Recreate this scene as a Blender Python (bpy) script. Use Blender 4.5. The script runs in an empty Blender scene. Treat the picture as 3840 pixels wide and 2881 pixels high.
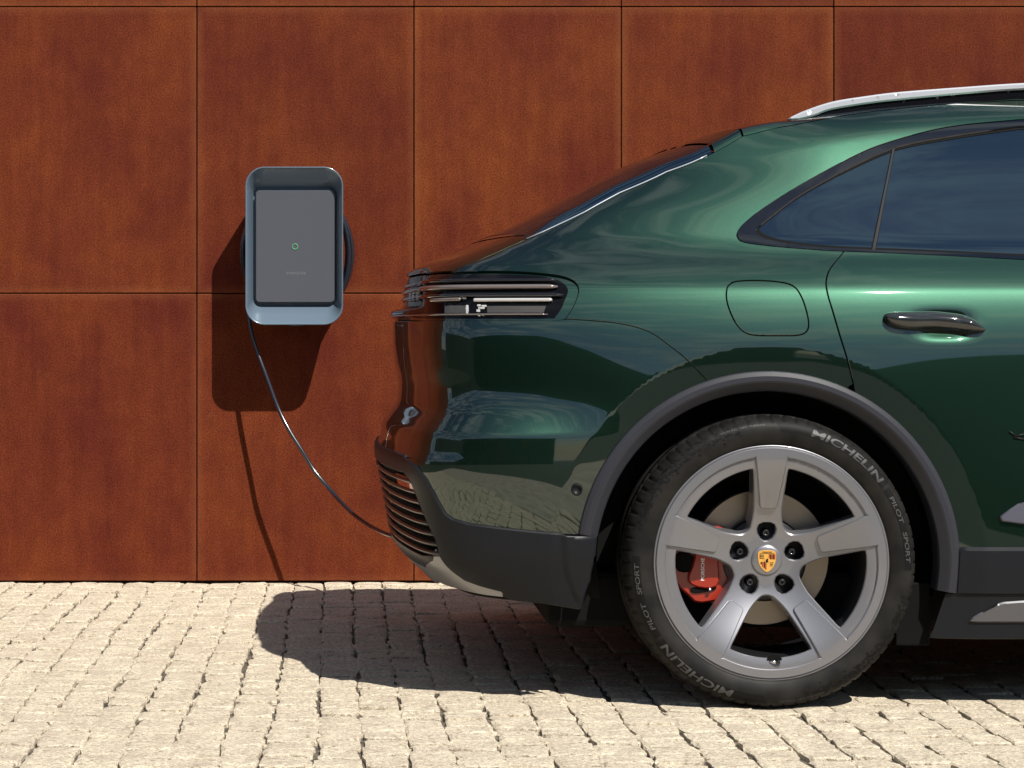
import bpy, bmesh, math, random
import numpy as np
from mathutils import Vector
from mathutils.geometry import delaunay_2d_cdt

random.seed(7); rng = np.random.default_rng(7)
PI = math.pi; R = math.radians
sc = bpy.context.scene

# ------------------------------------------------------------------ camera, sky, sun, exposure
CAMZ, CAMY, FPX = 0.98, -5.6, 8131.0       # eye height, distance in front of the wheel face (y=0), focal length in photo pixels
CX0, CY0 = 1275.0, 1240.0                  # principal point in photo pixels (rising / shifted lens)
cam = bpy.data.cameras.new('camera'); cam_o = bpy.data.objects.new('camera', cam)
sc.collection.objects.link(cam_o); sc.camera = cam_o
cam_o.location = (0, CAMY, CAMZ); cam_o.rotation_euler = (PI/2, 0, 0)
cam.sensor_width = 36; cam.lens = 36*FPX/3840
cam.shift_x = (1920-CX0)/3840; cam.shift_y = -(1440.5-CY0)/3840
cam.clip_start = 0.1; cam.clip_end = 2000

SUN = Vector((0.42, -0.70, 1.0)).normalized()
elev = math.asin(SUN.z); azim = math.atan2(SUN.x, SUN.y)
w = bpy.data.worlds.new('World'); sc.world = w; w.use_nodes = True
nt = w.node_tree; nt.nodes.clear()
def N(nt, t, **kw):
    n = nt.nodes.new(t)
    for k, v in kw.items():
        if k in n.inputs: n.inputs[k].default_value = v
        else: setattr(n, k, v)
    return n
sky = N(nt, 'ShaderNodeTexSky', sky_type='NISHITA', sun_disc=False, sun_elevation=elev, sun_rotation=azim, dust_density=0.25, ozone_density=3.0, air_density=1.1)
tc = N(nt, 'ShaderNodeTexCoord')
mp = N(nt, 'ShaderNodeMapping'); mp.inputs['Scale'].default_value = (1.6, 1.6, 5.5); mp.inputs['Rotation'].default_value = (0.1, 0.15, 0.5)
nz = N(nt, 'ShaderNodeTexNoise', Scale=3.2, Detail=9.0, Roughness=0.6, Distortion=0.6)
cr = N(nt, 'ShaderNodeValToRGB'); cr.color_ramp.elements[0].position = 0.46; cr.color_ramp.elements[1].position = 0.60
mx = N(nt, 'ShaderNodeMix', data_type='RGBA')
mx.inputs['B'].default_value = (6.6, 7.6, 8.3, 1)
ml = N(nt, 'ShaderNodeMath', operation='MULTIPLY'); ml.inputs[1].default_value = 0.85
bg = N(nt, 'ShaderNodeBackground', Strength=0.054); out = N(nt, 'ShaderNodeOutputWorld')
L = nt.links.new
L(tc.outputs['Generated'], mp.inputs['Vector']); L(mp.outputs[0], nz.inputs['Vector']); L(nz.outputs['Fac'], cr.inputs[0])
L(cr.outputs[0], ml.inputs[0]); L(ml.outputs[0], mx.inputs['Factor']); L(sky.outputs[0], mx.inputs['A']); L(mx.outputs['Result'], bg.inputs[0]); L(bg.outputs[0], out.inputs[0])
sl = bpy.data.lights.new('sun', 'SUN'); sl.energy = 5.0; sl.angle = R(0.53); sl.color = (1, 0.955, 0.88)
so = bpy.data.objects.new('sun', sl); sc.collection.objects.link(so)
so.rotation_euler = SUN.to_track_quat('Z', 'Y').to_euler(); so.location = (6, -10, 14)
sc.view_settings.view_transform = 'Standard'; sc.view_settings.look = 'None'
sc.view_settings.exposure = 0.38; sc.view_settings.gamma = 1; sc.view_settings.use_curve_mapping = False
sc.cycles.max_bounces = 8

# ------------------------------------------------------------------ materials
def mat(name, col=(.5,.5,.5), rough=.5, metal=0., coat=0., coat_rough=.02, spec=.5, ior=None, emis=None, es=1.0):
    m = bpy.data.materials.new(name); m.use_nodes = True
    b = m.node_tree.nodes['Principled BSDF']
    b.inputs['Base Color'].default_value = (*col, 1); b.inputs['Roughness'].default_value = rough
    b.inputs['Metallic'].default_value = metal; b.inputs['Coat Weight'].default_value = coat
    b.inputs['Coat Roughness'].default_value = coat_rough; b.inputs['Specular IOR Level'].default_value = spec
    if ior: b.inputs['IOR'].default_value = ior
    if emis: b.inputs['Emission Color'].default_value = (*emis, 1); b.inputs['Emission Strength'].default_value = es
    return m
def add_bump(m, scale, strength, dist=0.001, detail=4, vec_scale=None, coord='Object'):
    nt = m.node_tree; b = nt.nodes['Principled BSDF']
    t = nt.nodes.new('ShaderNodeTexCoord'); n = N(nt, 'ShaderNodeTexNoise', Scale=scale, Detail=float(detail))
    mpp = nt.nodes.new('ShaderNodeMapping')
    if vec_scale: mpp.inputs['Scale'].default_value = vec_scale
    nt.links.new(t.outputs[coord], mpp.inputs[0]); nt.links.new(mpp.outputs[0], n.inputs['Vector'])
    bp = N(nt, 'ShaderNodeBump', Strength=strength, Distance=dist)
    nt.links.new(n.outputs['Fac'], bp.inputs['Height']); nt.links.new(bp.outputs[0], b.inputs['Normal'])
    return n
def add_var(m, scale, c0, c1, detail=5, p0=.35, p1=.65, vec_scale=None, coord='Object'):
    nt = m.node_tree; b = nt.nodes['Principled BSDF']
    t = nt.nodes.new('ShaderNodeTexCoord'); n = N(nt, 'ShaderNodeTexNoise', Scale=scale, Detail=float(detail))
    mpp = nt.nodes.new('ShaderNodeMapping')
    if vec_scale: mpp.inputs['Scale'].default_value = vec_scale
    nt.links.new(t.outputs[coord], mpp.inputs[0]); nt.links.new(mpp.outputs[0], n.inputs['Vector'])
    c = nt.nodes.new('ShaderNodeValToRGB'); c.color_ramp.elements[0].position = p0; c.color_ramp.elements[1].position = p1
    c.color_ramp.elements[0].color = (*c0, 1); c.color_ramp.elements[1].color = (*c1, 1)
    nt.links.new(n.outputs['Fac'], c.inputs[0]); nt.links.new(c.outputs[0], b.inputs['Base Color'])

PAINT = mat('green_metallic_paint', (.02,.10,.06), .40, 1.0, 1.0, .028); PAINT.node_tree.nodes['Principled BSDF'].inputs['Coat IOR'].default_value = 1.88
add_var(PAINT, 900, (.010,.029,.019), (.015,.041,.026), 2)
PLASTIC = mat('dark_grey_plastic', (.009,.010,.013), .42, 0, 0, spec=.22); add_bump(PLASTIC, 1500, .12, .0004)
TRIMG = mat('grey_arch_plastic', (.026,.027,.034), .40, spec=.3)
BLACK = mat('black_plastic', (.003,.003,.003), .8, spec=.15)
GLOSSB = mat('gloss_black', (.006,.006,.008), .06, 0, 1.0, .01)
GLASS = mat('tinted_glass', (.003,.006,.010), .0, 0, 0, ior=2.25); GLASS.node_tree.nodes['Principled BSDF'].inputs['Specular Tint'].default_value = (.55,.80,1.0,1)  # blue specular tint stands in for a bluer sky reflection
RUBBER = mat('tyre_rubber', (.028,.027,.027), .55, spec=.16); add_var(RUBBER, 14, (.0075,.007,.007), (.019,.0175,.016), 8); add_bump(RUBBER, 500, .15, .0005)
LETTER = mat('tyre_letter_rubber', (.050,.048,.048), .5)
PATCH = mat('tyre_black_band', (.003,.003,.003), .6, spec=.2)
RIMM = mat('rim_silver_grey', (.25,.25,.27), .38, .7, .5, .05); add_bump(RIMM, 700, .10, .0003)
RIMD = mat('rim_barrel_dark', (.02,.02,.022), .35, .5)
DISC = mat('brake_disc_steel', (.38,.32,.25), .45, .6); add_bump(DISC, 60, .1, .0005, vec_scale=(1,1,1))
CALI = mat('caliper_red', (.30,.018,.005), .3, 0, .6, .05)
WHITE = mat('white_lettering', (.75,.75,.75), .5)
CHROME = mat('brushed_aluminium', (.72,.72,.74), .22, 1.0)
SKID = mat('satin_silver_skid', (.30,.30,.31), .38, .75)
SKIDD = mat('satin_dark_insert', (.13,.13,.14), .42, .6)
REDR = mat('red_reflector', (.35,.02,.008), .15, 0, 1)
LENS = mat('smoked_lamp_lens', (.004,.004,.005), .08, spec=.22)
GOLD = mat('gold_enamel', (.80,.42,.09), .35, .3)
CRED = mat('crest_red', (.33,.02,.015), .35)
LAMPG = mat('lamp_grey_bar', (.20,.165,.155), .16, .35, 1.0); LAMPW = mat('lamp_clear_bar', (.62,.60,.60), .12, .3, 1.0)
BOXM = mat('charger_shell', (.12,.165,.215), .26, .15, .6, .12); BOXF = mat('charger_face', (.088,.092,.110), .34, .1, .35, .15)
add_bump(BOXF, 900, .1, .0003)
BOXL = mat('charger_face_print', (.19,.20,.22), .5)
LED = mat('green_led', (.08,.25,.12), .4, emis=(.10,.62,.26), es=.15)
CABLE = mat('black_cable', (.012,.014,.022), .25, 0, 1.0, .15)
MORTAR = mat('sandy_joint_grit', (.10,.085,.066), .95)
add_var(MORTAR, 40, (.03,.026,.02), (.17,.14,.105), 6); add_bump(MORTAR, 300, .8, .004)

def corten():
    m = mat('weathered_corten', (.2,.04,.015), .75, 0, spec=.12); nt = m.node_tree; b = nt.nodes['Principled BSDF']; L = nt.links.new
    t = nt.nodes.new('ShaderNodeTexCoord'); oi = nt.nodes.new('ShaderNodeObjectInfo')
    off = N(nt, 'ShaderNodeVectorMath', operation='SCALE'); off.inputs['Scale'].default_value = 37.0
    cmb = nt.nodes.new('ShaderNodeCombineXYZ'); L(oi.outputs['Random'], cmb.inputs[0]); L(oi.outputs['Random'], cmb.inputs[2]); L(cmb.outputs[0], off.inputs[0])
    add = N(nt, 'ShaderNodeVectorMath', operation='ADD'); L(t.outputs['Object'], add.inputs[0]); L(off.outputs[0], add.inputs[1])
    def noise(scale, det, rough, vs=(1,1,1)):
        mpp = nt.nodes.new('ShaderNodeMapping'); mpp.inputs['Scale'].default_value = vs; L(add.outputs[0], mpp.inputs[0])
        n = N(nt, 'ShaderNodeTexNoise', Scale=scale, Detail=float(det), Roughness=rough); L(mpp.outputs[0], n.inputs['Vector']); return n
    def ramp(src, p0, p1, c0, c1):
        c = nt.nodes.new('ShaderNodeValToRGB'); c.color_ramp.elements[0].position = p0; c.color_ramp.elements[1].position = p1
        c.color_ramp.elements[0].color = (*c0, 1); c.color_ramp.elements[1].color = (*c1, 1); L(src, c.inputs[0]); return c
    def mixc(bt, fac, A, B):
        x = N(nt, 'ShaderNodeMix', data_type='RGBA', blend_type=bt)
        if isinstance(fac, float): x.inputs['Factor'].default_value = fac
        else: L(fac, x.inputs['Factor'])
        L(A, x.inputs['A'])
        if isinstance(B, tuple): x.inputs['B'].default_value = (*B, 1)
        else: L(B, x.inputs['B'])
        return x.outputs['Result']
    big = ramp(noise(3.0, 6, .6, (1,1,.7)).outputs['Fac'], .36, .66, (.104,.0160,.0074), (.158,.0325,.0084))
    streak = ramp(noise(5, 5, .65, (5,1,.35)).outputs['Fac'], .42, .72, (1,1,1), (.72,.62,.60))
    c = mixc('MULTIPLY', .6, big.outputs[0], streak.outputs[0])
    mid = ramp(noise(16, 5, .65, (1,1,.8)).outputs['Fac'], .38, .62, (.80,.74,.72), (1.14,1.20,1.22)); c = mixc('MULTIPLY', .4, c, mid.outputs[0])
    fine = ramp(noise(170, 4, .75).outputs['Fac'], .36, .66, (.48,.40,.34), (1.65,1.9,2.1))
    c = mixc('MULTIPLY', .8, c, fine.outputs[0])
    pale = ramp(noise(9, 7, .75, (1.3,1,.5)).outputs['Fac'], .60, .78, (0,0,0), (1,1,1))
    pf = N(nt, 'ShaderNodeMath', operation='MULTIPLY'); pf.inputs[1].default_value = .20; L(pale.outputs[0], pf.inputs[0])
    c = mixc('MIX', pf.outputs[0], c, (.34,.135,.055))
    # lighter tone just along the panel's own edges (generated coordinates run 0..1 over each panel)
    sx = nt.nodes.new('ShaderNodeSeparateXYZ'); L(t.outputs['Generated'], sx.inputs[0])
    def edge(o, inner):
        a = N(nt, 'ShaderNodeMath', operation='SUBTRACT'); L(o, a.inputs[0]); a.inputs[1].default_value = .5
        a2 = N(nt, 'ShaderNodeMath', operation='ABSOLUTE'); L(a.outputs[0], a2.inputs[0])
        r = N(nt, 'ShaderNodeMapRange'); L(a2.outputs[0], r.inputs[0]); r.inputs[1].default_value = inner; r.inputs[2].default_value = .5; return r.outputs[0]
    mxm = N(nt, 'ShaderNodeMath', operation='MAXIMUM'); L(edge(sx.outputs[0], .46), mxm.inputs[0]); L(edge(sx.outputs[2], .47), mxm.inputs[1])
    en = N(nt, 'ShaderNodeMath', operation='MULTIPLY'); L(mxm.outputs[0], en.inputs[0]); L(noise(14, 5, .7).outputs['Fac'], en.inputs[1])
    en2 = N(nt, 'ShaderNodeMath', operation='MULTIPLY'); L(en.outputs[0], en2.inputs[0]); en2.inputs[1].default_value = .35
    c = mixc('MIX', en2.outputs[0], c, (.33,.12,.045))
    tint = ramp(oi.outputs['Random'], 0, 1, (.86,.80,.84), (1.10,1.16,1.02))
    c = mixc('MULTIPLY', 1.0, c, tint.outputs[0])
    L(c, b.inputs['Base Color'])
    bp = N(nt, 'ShaderNodeBump', Strength=.35, Distance=.002); L(noise(220, 5, .7).outputs['Fac'], bp.inputs['Height']); L(bp.outputs[0], b.inputs['Normal'])
    return m
CORTEN = corten()

def granite():
    m = mat('pale_granite', (.5,.45,.38), .85, spec=.25); nt = m.node_tree; b = nt.nodes['Principled BSDF']; L = nt.links.new
    g = nt.nodes.new('ShaderNodeNewGeometry'); oi = nt.nodes.new('ShaderNodeObjectInfo')
    def noise(scale, det, rough, vs=(1,1,1)):
        mpp = nt.nodes.new('ShaderNodeMapping'); mpp.inputs['Scale'].default_value = vs; L(g.outputs['Position'], mpp.inputs[0])
        n = N(nt, 'ShaderNodeTexNoise', Scale=scale, Detail=float(det), Roughness=rough); L(mpp.outputs[0], n.inputs['Vector']); return n.outputs['Fac']
    def ramp(src, p0, p1, c0, c1):
        c = nt.nodes.new('ShaderNodeValToRGB'); c.color_ramp.elements[0].position = p0; c.color_ramp.elements[1].position = p1
        c.color_ramp.elements[0].color = (*c0, 1); c.color_ramp.elements[1].color = (*c1, 1); L(src, c.inputs[0]); return c.outputs[0]
    def mixc(bt, f, A, B):
        x = N(nt, 'ShaderNodeMix', data_type='RGBA', blend_type=bt); x.inputs['Factor'].default_value = f; L(A, x.inputs['A']); L(B, x.inputs['B']); return x.outputs['Result']
    c = ramp(noise(9, 5, .65), .36, .64, (.70,.62,.50), (.87,.79,.635))
    c = mixc('MULTIPLY', .65, c, ramp(noise(420, 3, .7), .36, .62, (.55,.55,.56), (1.25,1.22,1.18)))
    c = mixc('MULTIPLY', .7, c, ramp(noise(70, 6, .75), .30, .56, (.60,.57,.53), (1.12,1.12,1.12)))
    pit = ramp(noise(1.0, 6, .72, (95,210,95)), .40, .49, (.36,.31,.26), (1,1,1)); c = mixc('MULTIPLY', .85, c, pit)
    grain = ramp(noise(620, 2, .6), .38, .60, (.66,.64,.62), (1.16,1.15,1.12)); c = mixc('MULTIPLY', .8, c, grain)
    L(c, b.inputs['Base Color'])
    h1 = noise(55, 8, .72); h2 = noise(260, 4, .7)
    ad = N(nt, 'ShaderNodeMath', operation='MULTIPLY_ADD'); L(h2, ad.inputs[0]); ad.inputs[1].default_value = .3; L(h1, ad.inputs[2])
    bp = N(nt, 'ShaderNodeBump', Strength=.9, Distance=.011); L(ad.outputs[0], bp.inputs['Height']); L(bp.outputs[0], b.inputs['Normal'])
    return m
GRANITE = granite()

# ------------------------------------------------------------------ object helpers
def link(name, me, parent=None, loc=(0,0,0), m=None):
    o = bpy.data.objects.new(name, me); sc.collection.objects.link(o)
    if parent is not None: o.parent = parent
    o.location = loc
    if m is not None and me is not None:
        for mm in (m if isinstance(m, (list, tuple)) else [m]): me.materials.append(mm)
    return o
def thing(name, label, cat, loc=(0,0,0), me=None, m=None, group=None):
    o = link(name, me, None, loc, m); o['label'] = label; o['category'] = cat
    if group: o['group'] = group
    return o
def mesh(name, v, f, smooth=False, mi=None, uvn=None):
    me = bpy.data.meshes.new(name); me.from_pydata([tuple(map(float, p)) for p in v], [], [tuple(map(int, q)) for q in f])
    if smooth: me.polygons.foreach_set('use_smooth', [True]*len(me.polygons))
    if mi is not None: me.polygons.foreach_set('material_index', mi)
    me.update(); return me
def recalc(me):
    bm = bmesh.new(); bm.from_mesh(me); bmesh.ops.recalc_face_normals(bm, faces=bm.faces); bm.to_mesh(me); bm.free(); return me
def box_mesh(name, x0,x1,y0,y1,z0,z1, bev=0, seg=2):
    bm = bmesh.new(); bmesh.ops.create_cube(bm, size=1)
    for v in bm.verts: v.co = ((x0+x1)/2+v.co.x*(x1-x0), (y0+y1)/2+v.co.y*(y1-y0), (z0+z1)/2+v.co.z*(z1-z0))
    if bev: bmesh.ops.bevel(bm, geom=bm.edges[:], offset=bev, segments=seg, affect='EDGES', profile=.5)
    me = bpy.data.meshes.new(name); bm.to_mesh(me); bm.free(); return me
def lathe(name, prof, n=128, smooth=True, rad=None):
    """prof: list of (r, y) ; axis along Y"""
    v=[]; f=[]; m=len(prof)
    for i in range(n):
        th=2*PI*i/n; c,s=math.cos(th),math.sin(th)
        for j,(r,y) in enumerate(prof):
            rr = r if rad is None else rad(r,y,th,i,j)
            v.append((rr*c,y,rr*s))
    for i in range(n):
        for j in range(m-1):
            a=i*m+j; b=((i+1)%n)*m+j; f.append((a,a+1,b+1,b))
    me=mesh(name,v,f,smooth); return recalc(me)
def tube(name, pts, rad, n=12, cap=True, flat=1.0):
    pts=[Vector(p) for p in pts]; v=[]; f=[]; up=Vector((0,1,0.01)).normalized()
    for i,p in enumerate(pts):
        d=(pts[min(i+1,len(pts)-1)]-pts[max(i-1,0)]).normalized()
        a=d.cross(up).normalized(); b=a.cross(d).normalized()
        r=rad(i/(len(pts)-1)) if callable(rad) else rad
        for k in range(n):
            t=2*PI*k/n; v.append(p+a*math.cos(t)*r+b*math.sin(t)*r*flat)
    for i in range(len(pts)-1):
        for k in range(n):
            f.append((i*n+k,i*n+(k+1)%n,(i+1)*n+(k+1)%n,(i+1)*n+k))
    if cap: f.append(tuple(range(n))); f.append(tuple((len(pts)-1)*n+k for k in range(n)))
    return recalc(mesh(name,v,f,True))
def catmull(pts, per=8, closed=False):
    P=np.array(pts,float); n=len(P); out=[]
    rngi=range(n) if closed else range(n-1)
    for i in rngi:
        if closed: p0,p1,p2,p3=P[(i-1)%n],P[i],P[(i+1)%n],P[(i+2)%n]
        else: p0,p1,p2,p3=P[max(i-1,0)],P[i],P[i+1],P[min(i+2,n-1)]
        for k in range(per):
            t=k/per
            out.append(.5*((2*p1)+(-p0+p2)*t+(2*p0-5*p1+4*p2-p3)*t*t+(-p0+3*p1-3*p2+p3)*t**3))
    if not closed: out.append(P[-1])
    return np.array(out)
def resample(P, step, closed=False):
    P=np.array(P,float)
    if closed: P=np.vstack([P,P[:1]])
    out=[]
    for a,b in zip(P[:-1],P[1:]):
        n=max(1,int(math.ceil(np.linalg.norm(b-a)/step)))
        for k in range(n): out.append(a+(b-a)*k/n)
    if not closed: out.append(P[-1])
    return np.array(out)
def sstep(x,a,b):
    t=np.clip((np.asarray(x,float)-a)/(b-a),0,1); return t*t*(3-2*t)
def inside(P, Q):
    """P (n,2) points in polygon Q"""
    x,y=P[:,0],P[:,1]; r=np.zeros(len(P),bool); n=len(Q)
    for i in range(n):
        x1,y1=Q[i]; x2,y2=Q[(i+1)%n]
        if y1==y2: continue
        c=((y1>y)!=(y2>y)) & (x < (x2-x1)*(y-y1)/(y2-y1)+x1); r^=c
    return r
def area(Q):
    x,y=Q[:,0],Q[:,1]; return .5*np.sum(x*np.roll(y,-1)-np.roll(x,-1)*y)
def inset(Q, g):
    """move a closed loop inward by g (Q any orientation)"""
    if g==0: return Q
    d=np.roll(Q,-1,0)-np.roll(Q,1,0); l=np.linalg.norm(d,axis=1)+1e-12; nrm=np.stack([-d[:,1],d[:,0]],1)/l[:,None]
    return Q+nrm*g*(1 if area(Q)>0 else -1)
def cdt_sheet(outer, holes, step, refine=None):
    loops=[outer]+list(holes); V=[]; E=[]; 
    for Q in loops:
        b=len(V); V+= [tuple(p) for p in Q]; E+=[(b+i,b+(i+1)%len(Q)) for i in range(len(Q))]
    B=np.array(V)
    mn,mxx=outer.min(0),outer.max(0)
    xs=np.arange(mn[0],mxx[0],step); ys=np.arange(mn[1],mxx[1],step*.9)
    G=[]
    for j,yv in enumerate(ys): G.append(np.stack([xs+(j%2)*step*.5,np.full(len(xs),yv)],1))
    G=np.vstack(G) if G else np.zeros((0,2))
    if refine:
        for (x0,x1,y0,y1,s) in refine:
            keep=~((G[:,0]>x0)&(G[:,0]<x1)&(G[:,1]>y0)&(G[:,1]<y1)); gx,gy=np.meshgrid(np.arange(x0,x1,s),np.arange(y0,y1,s))
            G=np.vstack([G[keep],np.stack([gx.ravel(),gy.ravel()],1)])
    ok=inside(G,outer)
    for h in holes: ok&=~inside(G,h)
    G=G[ok]
    if len(G):
        keep=np.ones(len(G),bool)
        for i in range(0,len(G),2000):
            d=((G[i:i+2000,None,:]-B[None])**2).sum(2).min(1); keep[i:i+2000]=d>(step*.35)**2
        G=G[keep]
    allv=[Vector(p) for p in V]+[Vector(p) for p in G]
    r=delaunay_2d_cdt(allv,E,[],0,1e-7)
    P=np.array([tuple(v) for v in r[0]]); F=np.array([f for f in r[2] if len(f)==3])
    c=P[F].mean(1); ok=inside(c,outer)
    for h in holes: ok&=~inside(c,h)
    F=F[ok]
    # drop slivers
    a=P[F[:,1]]-P[F[:,0]]; b=P[F[:,2]]-P[F[:,0]]; F=F[np.abs(a[:,0]*b[:,1]-a[:,1]*b[:,0])>1e-12]
    used=np.unique(F); mp=-np.ones(len(P),int); mp[used]=np.arange(len(used))
    return P[used], mp[F]
def sheet_mesh(name, outer, holes, step, ev, thick=.012, gap=.0, refine=None, bev=0.0):
    """outer/holes in parameter space, ev(P)->(xyz, normals). A skinned plate with a rim that turns back."""
    outer=resample(outer,step*.6,True); outer=inset(outer,gap)
    hs=[inset(resample(h,step*.6,True),-gap) for h in holes]
    P,F=cdt_sheet(outer,hs,step,refine)
    X,Nn=ev(P)
    t=X[F]; fn=np.cross(t[:,1]-t[:,0],t[:,2]-t[:,0]); flip=(fn*Nn[F].mean(1)).sum(1)<0
    F[flip]=F[flip][:,::-1]
    V=X.copy(); NV=Nn.copy(); faces=[tuple(f) for f in F]
    # boundary edges
    cnt={}
    for f in F:
        for a,b in ((f[0],f[1]),(f[1],f[2]),(f[2],f[0])):
            k=(min(a,b),max(a,b)); 
            if k in cnt: cnt[k]=None
            else: cnt[k]=(a,b)
    be=[e for e in cnt.values() if e]
    if thick>0 and be:
        be=np.array(be); n0=len(V)
        pa,pb=X[be[:,0]],X[be[:,1]]; na,nb=Nn[be[:,0]],Nn[be[:,1]]
        side=np.cross(pb-pa,(na+nb)); side/= (np.linalg.norm(side,axis=1)[:,None]+1e-12)
        # accumulate vertex side normals
        acc=np.zeros_like(X); np.add.at(acc,be[:,0],side); np.add.at(acc,be[:,1],side)
        bv=np.unique(be); s=acc[bv]; s/= (np.linalg.norm(s,axis=1)[:,None]+1e-12)
        idx=-np.ones(len(X),int); idx[bv]=np.arange(len(bv)); nb_=len(bv)
        if bev>0:
            V=X.copy(); ring_t=X[bv]+s*bev-Nn[bv]*bev
            rn=(s+Nn[bv]); rn/=np.linalg.norm(rn,axis=1)[:,None]
            V=np.vstack([V,X[bv],ring_t,ring_t,ring_t-Nn[bv]*thick]); NV=np.vstack([NV,rn,rn,s,s])
            o1,o2,o3,o4=n0,n0+nb_,n0+2*nb_,n0+3*nb_
            for a,b in be:
                i,j=idx[a],idx[b]; faces+= [(o1+j,o1+i,o2+i,o2+j),(o3+j,o3+i,o4+i,o4+j)]
        else:
            V=np.vstack([V,X[bv],X[bv]-Nn[bv]*thick]); NV=np.vstack([NV,s,s])
            for a,b in be:
                i,j=idx[a],idx[b]; faces.append((n0+j,n0+i,n0+nb_+i,n0+nb_+j))
    me=mesh(name,V,faces,True)
    me.normals_split_custom_set_from_vertices([tuple(n) for n in NV])
    return me

# ------------------------------------------------------------------ ground (granite setts) and wall
WALLY = 2.82
def px2w(px,py,Y):
    s=FPX/(Y-CAMY); return np.array([(px-CX0)/s, Y, CAMZ-(py-CY0)/s])

gme = mesh('ground',[(-60,-60,-.0075),(60,-60,-.0075),(60,40,-.0075),(-60,40,-.0075)],[(0,1,2,3)])
ground = link('ground', gme, None, (0,0,0), MORTAR); ground['kind']='structure'; ground['label']='sandy joint bed under the pale granite setts'
GX = mat('far_granite_paving', (.4,.36,.3), .9, spec=.2)
ASPH = mat('dark_asphalt', (.03,.03,.03), .85, spec=.2); add_var(ASPH, 60, (.018,.018,.018), (.042,.041,.038), 5); add_var(GX, 9, (.30,.26,.21), (.46,.41,.34), 10, coord='Object')
# paving beyond the modelled setts: four sheets round them
XA,XB,YA,YB = -3.2, 3.9, -1.55, WALLY-.004
fv=[]; ff=[]
for (a,b,c,d) in ((XA,60,-3.4,YA),(XB,60,YA,40),(XA,XB,WALLY+.2,40)):
    k=len(fv); fv+=[(a,c,-.004),(b,c,-.004),(b,d,-.004),(a,d,-.004)]; ff.append((k,k+1,k+2,k+3))
fp = link('paving', mesh('paving',fv,ff), None, (0,0,0), GX); fp['kind']='structure'
rd = link('added_dark_ground', mesh('added_dark_ground',[(-60,-60,-.004),(60,-60,-.004),(60,-3.4,-.004),(-60,-3.4,-.004),(XA,-3.4,-.004),(XA,40,-.004),(-60,40,-.004)],[(0,1,2,3),(3,4,5,6)]), None, (0,0,0), ASPH); rd['kind']='structure'  # unseen dark ground added to darken the paint's reflections and cut bounce

def sett_arrays(w,l,seed):
    """irregular split stone: top grid 5x5 with a chamfered outline, centred"""
    r=np.random.default_rng(seed); n=5
    u=np.array([-.5,-.40,0,.40,.5]); V=[]
    cr=r.uniform(-.007,.007,(4,2)); 
    for j in range(n):
        for i in range(n):
            a,b=u[i],u[j]; edge=(i in(0,n-1))+(j in(0,n-1))
            fx,fy=a+.5,b+.5
            off=(cr[0]*(1-fx)+cr[1]*fx)*(1-fy)+(cr[2]*(1-fx)+cr[3]*fx)*fy
            x=a*w+off[0]; y=b*l+off[1]
            if edge: x+=r.normal(0,.0022); y+=r.normal(0,.0022)
            if edge==2: x*=.95; y*=.95
            z=r.normal(0,.0012)+.002-.0024*(edge>0)-.003*(edge==2)
            V.append((x,y,z))
    F=[(j*n+i,j*n+i+1,(j+1)*n+i+1,(j+1)*n+i) for j in range(n-1) for i in range(n-1)]
    ring=[i for i in range(n)]+[j*n+n-1 for j in range(1,n)]+[(n-1)*n+i for i in range(n-2,-1,-1)]+[j*n for j in range(n-2,0,-1)]
    b0=len(V)
    for k in ring: V.append((V[k][0]*1.03,V[k][1]*1.03,-.034))
    m=len(ring)
    for k in range(m): F.append((ring[k],b0+k,b0+(k+1)%m,ring[(k+1)%m]))
    return np.array(V),F
stones=[]
col=XA; ci=0
while col<XB-.05:
    wd=rng.uniform(.100,.117); y=YA+rng.uniform(0,.09)-.05
    while y<YB-.02:
        ln=rng.uniform(.085,.125)
        if y+ln>YB-.03: ln=YB-y
        if ln<.03: break
        wob=.004*math.sin(y*2.1+ci*.7)+.003*math.sin(y*5.3+ci)
        stones.append((col+wd/2+wob,y+ln/2,wd,ln)); y+=ln
    col+=wd; ci+=1
def vis(s):
    d=s[1]-CAMY; sxx=CX0+FPX*s[0]/d; syy=CY0+FPX*CAMZ/d
    return -60<sxx<3900 and syy<2960, (FPX/d)**2
VV=[(s,vis(s)) for s in stones]
VV.sort(key=lambda t:(-int(t[1][0]),-t[1][1]))
vars_=[sett_arrays(1,1,100+k) for k in range(1)]
base_meshes=[]
for k in range(16):
    v,f=sett_arrays(.1,.098,300+k); me=mesh('stone',v,f,False); me.materials.append(GRANITE); base_meshes.append(me)
SV=[];SF=[]; cnt=0; nst=0
for s,(vv,_) in VV:
    x,y,wd,ln=s; tz=rng.normal(0,.0018); ta=rng.normal(0,.008); tb=rng.normal(0,.008)
    if vv and nst<300:
        o=link('stone',base_meshes[rng.integers(16)],ground); o.location=(x,y,tz)
        o.rotation_euler=(ta,tb,(PI if rng.random()<.5 else 0)+rng.normal(0,.012)); o.scale=((wd-.0062)/.1,(ln-.0030)/.098,1); nst+=1
    else:
        v,f=sett_arrays(wd-.0062,ln-.0030,int(rng.integers(1e9))); v=v+np.array([x,y,tz]); v[:,2]+=(v[:,0]-x)*tb+(v[:,1]-y)*ta
        b=len(SV); SV.extend(v.tolist()); SF+= [tuple(i+b for i in q) for q in f]
so_=link('stones',mesh('stones',SV,SF,False),ground,(0,0,0),GRANITE); so_['kind']='stuff'

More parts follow.
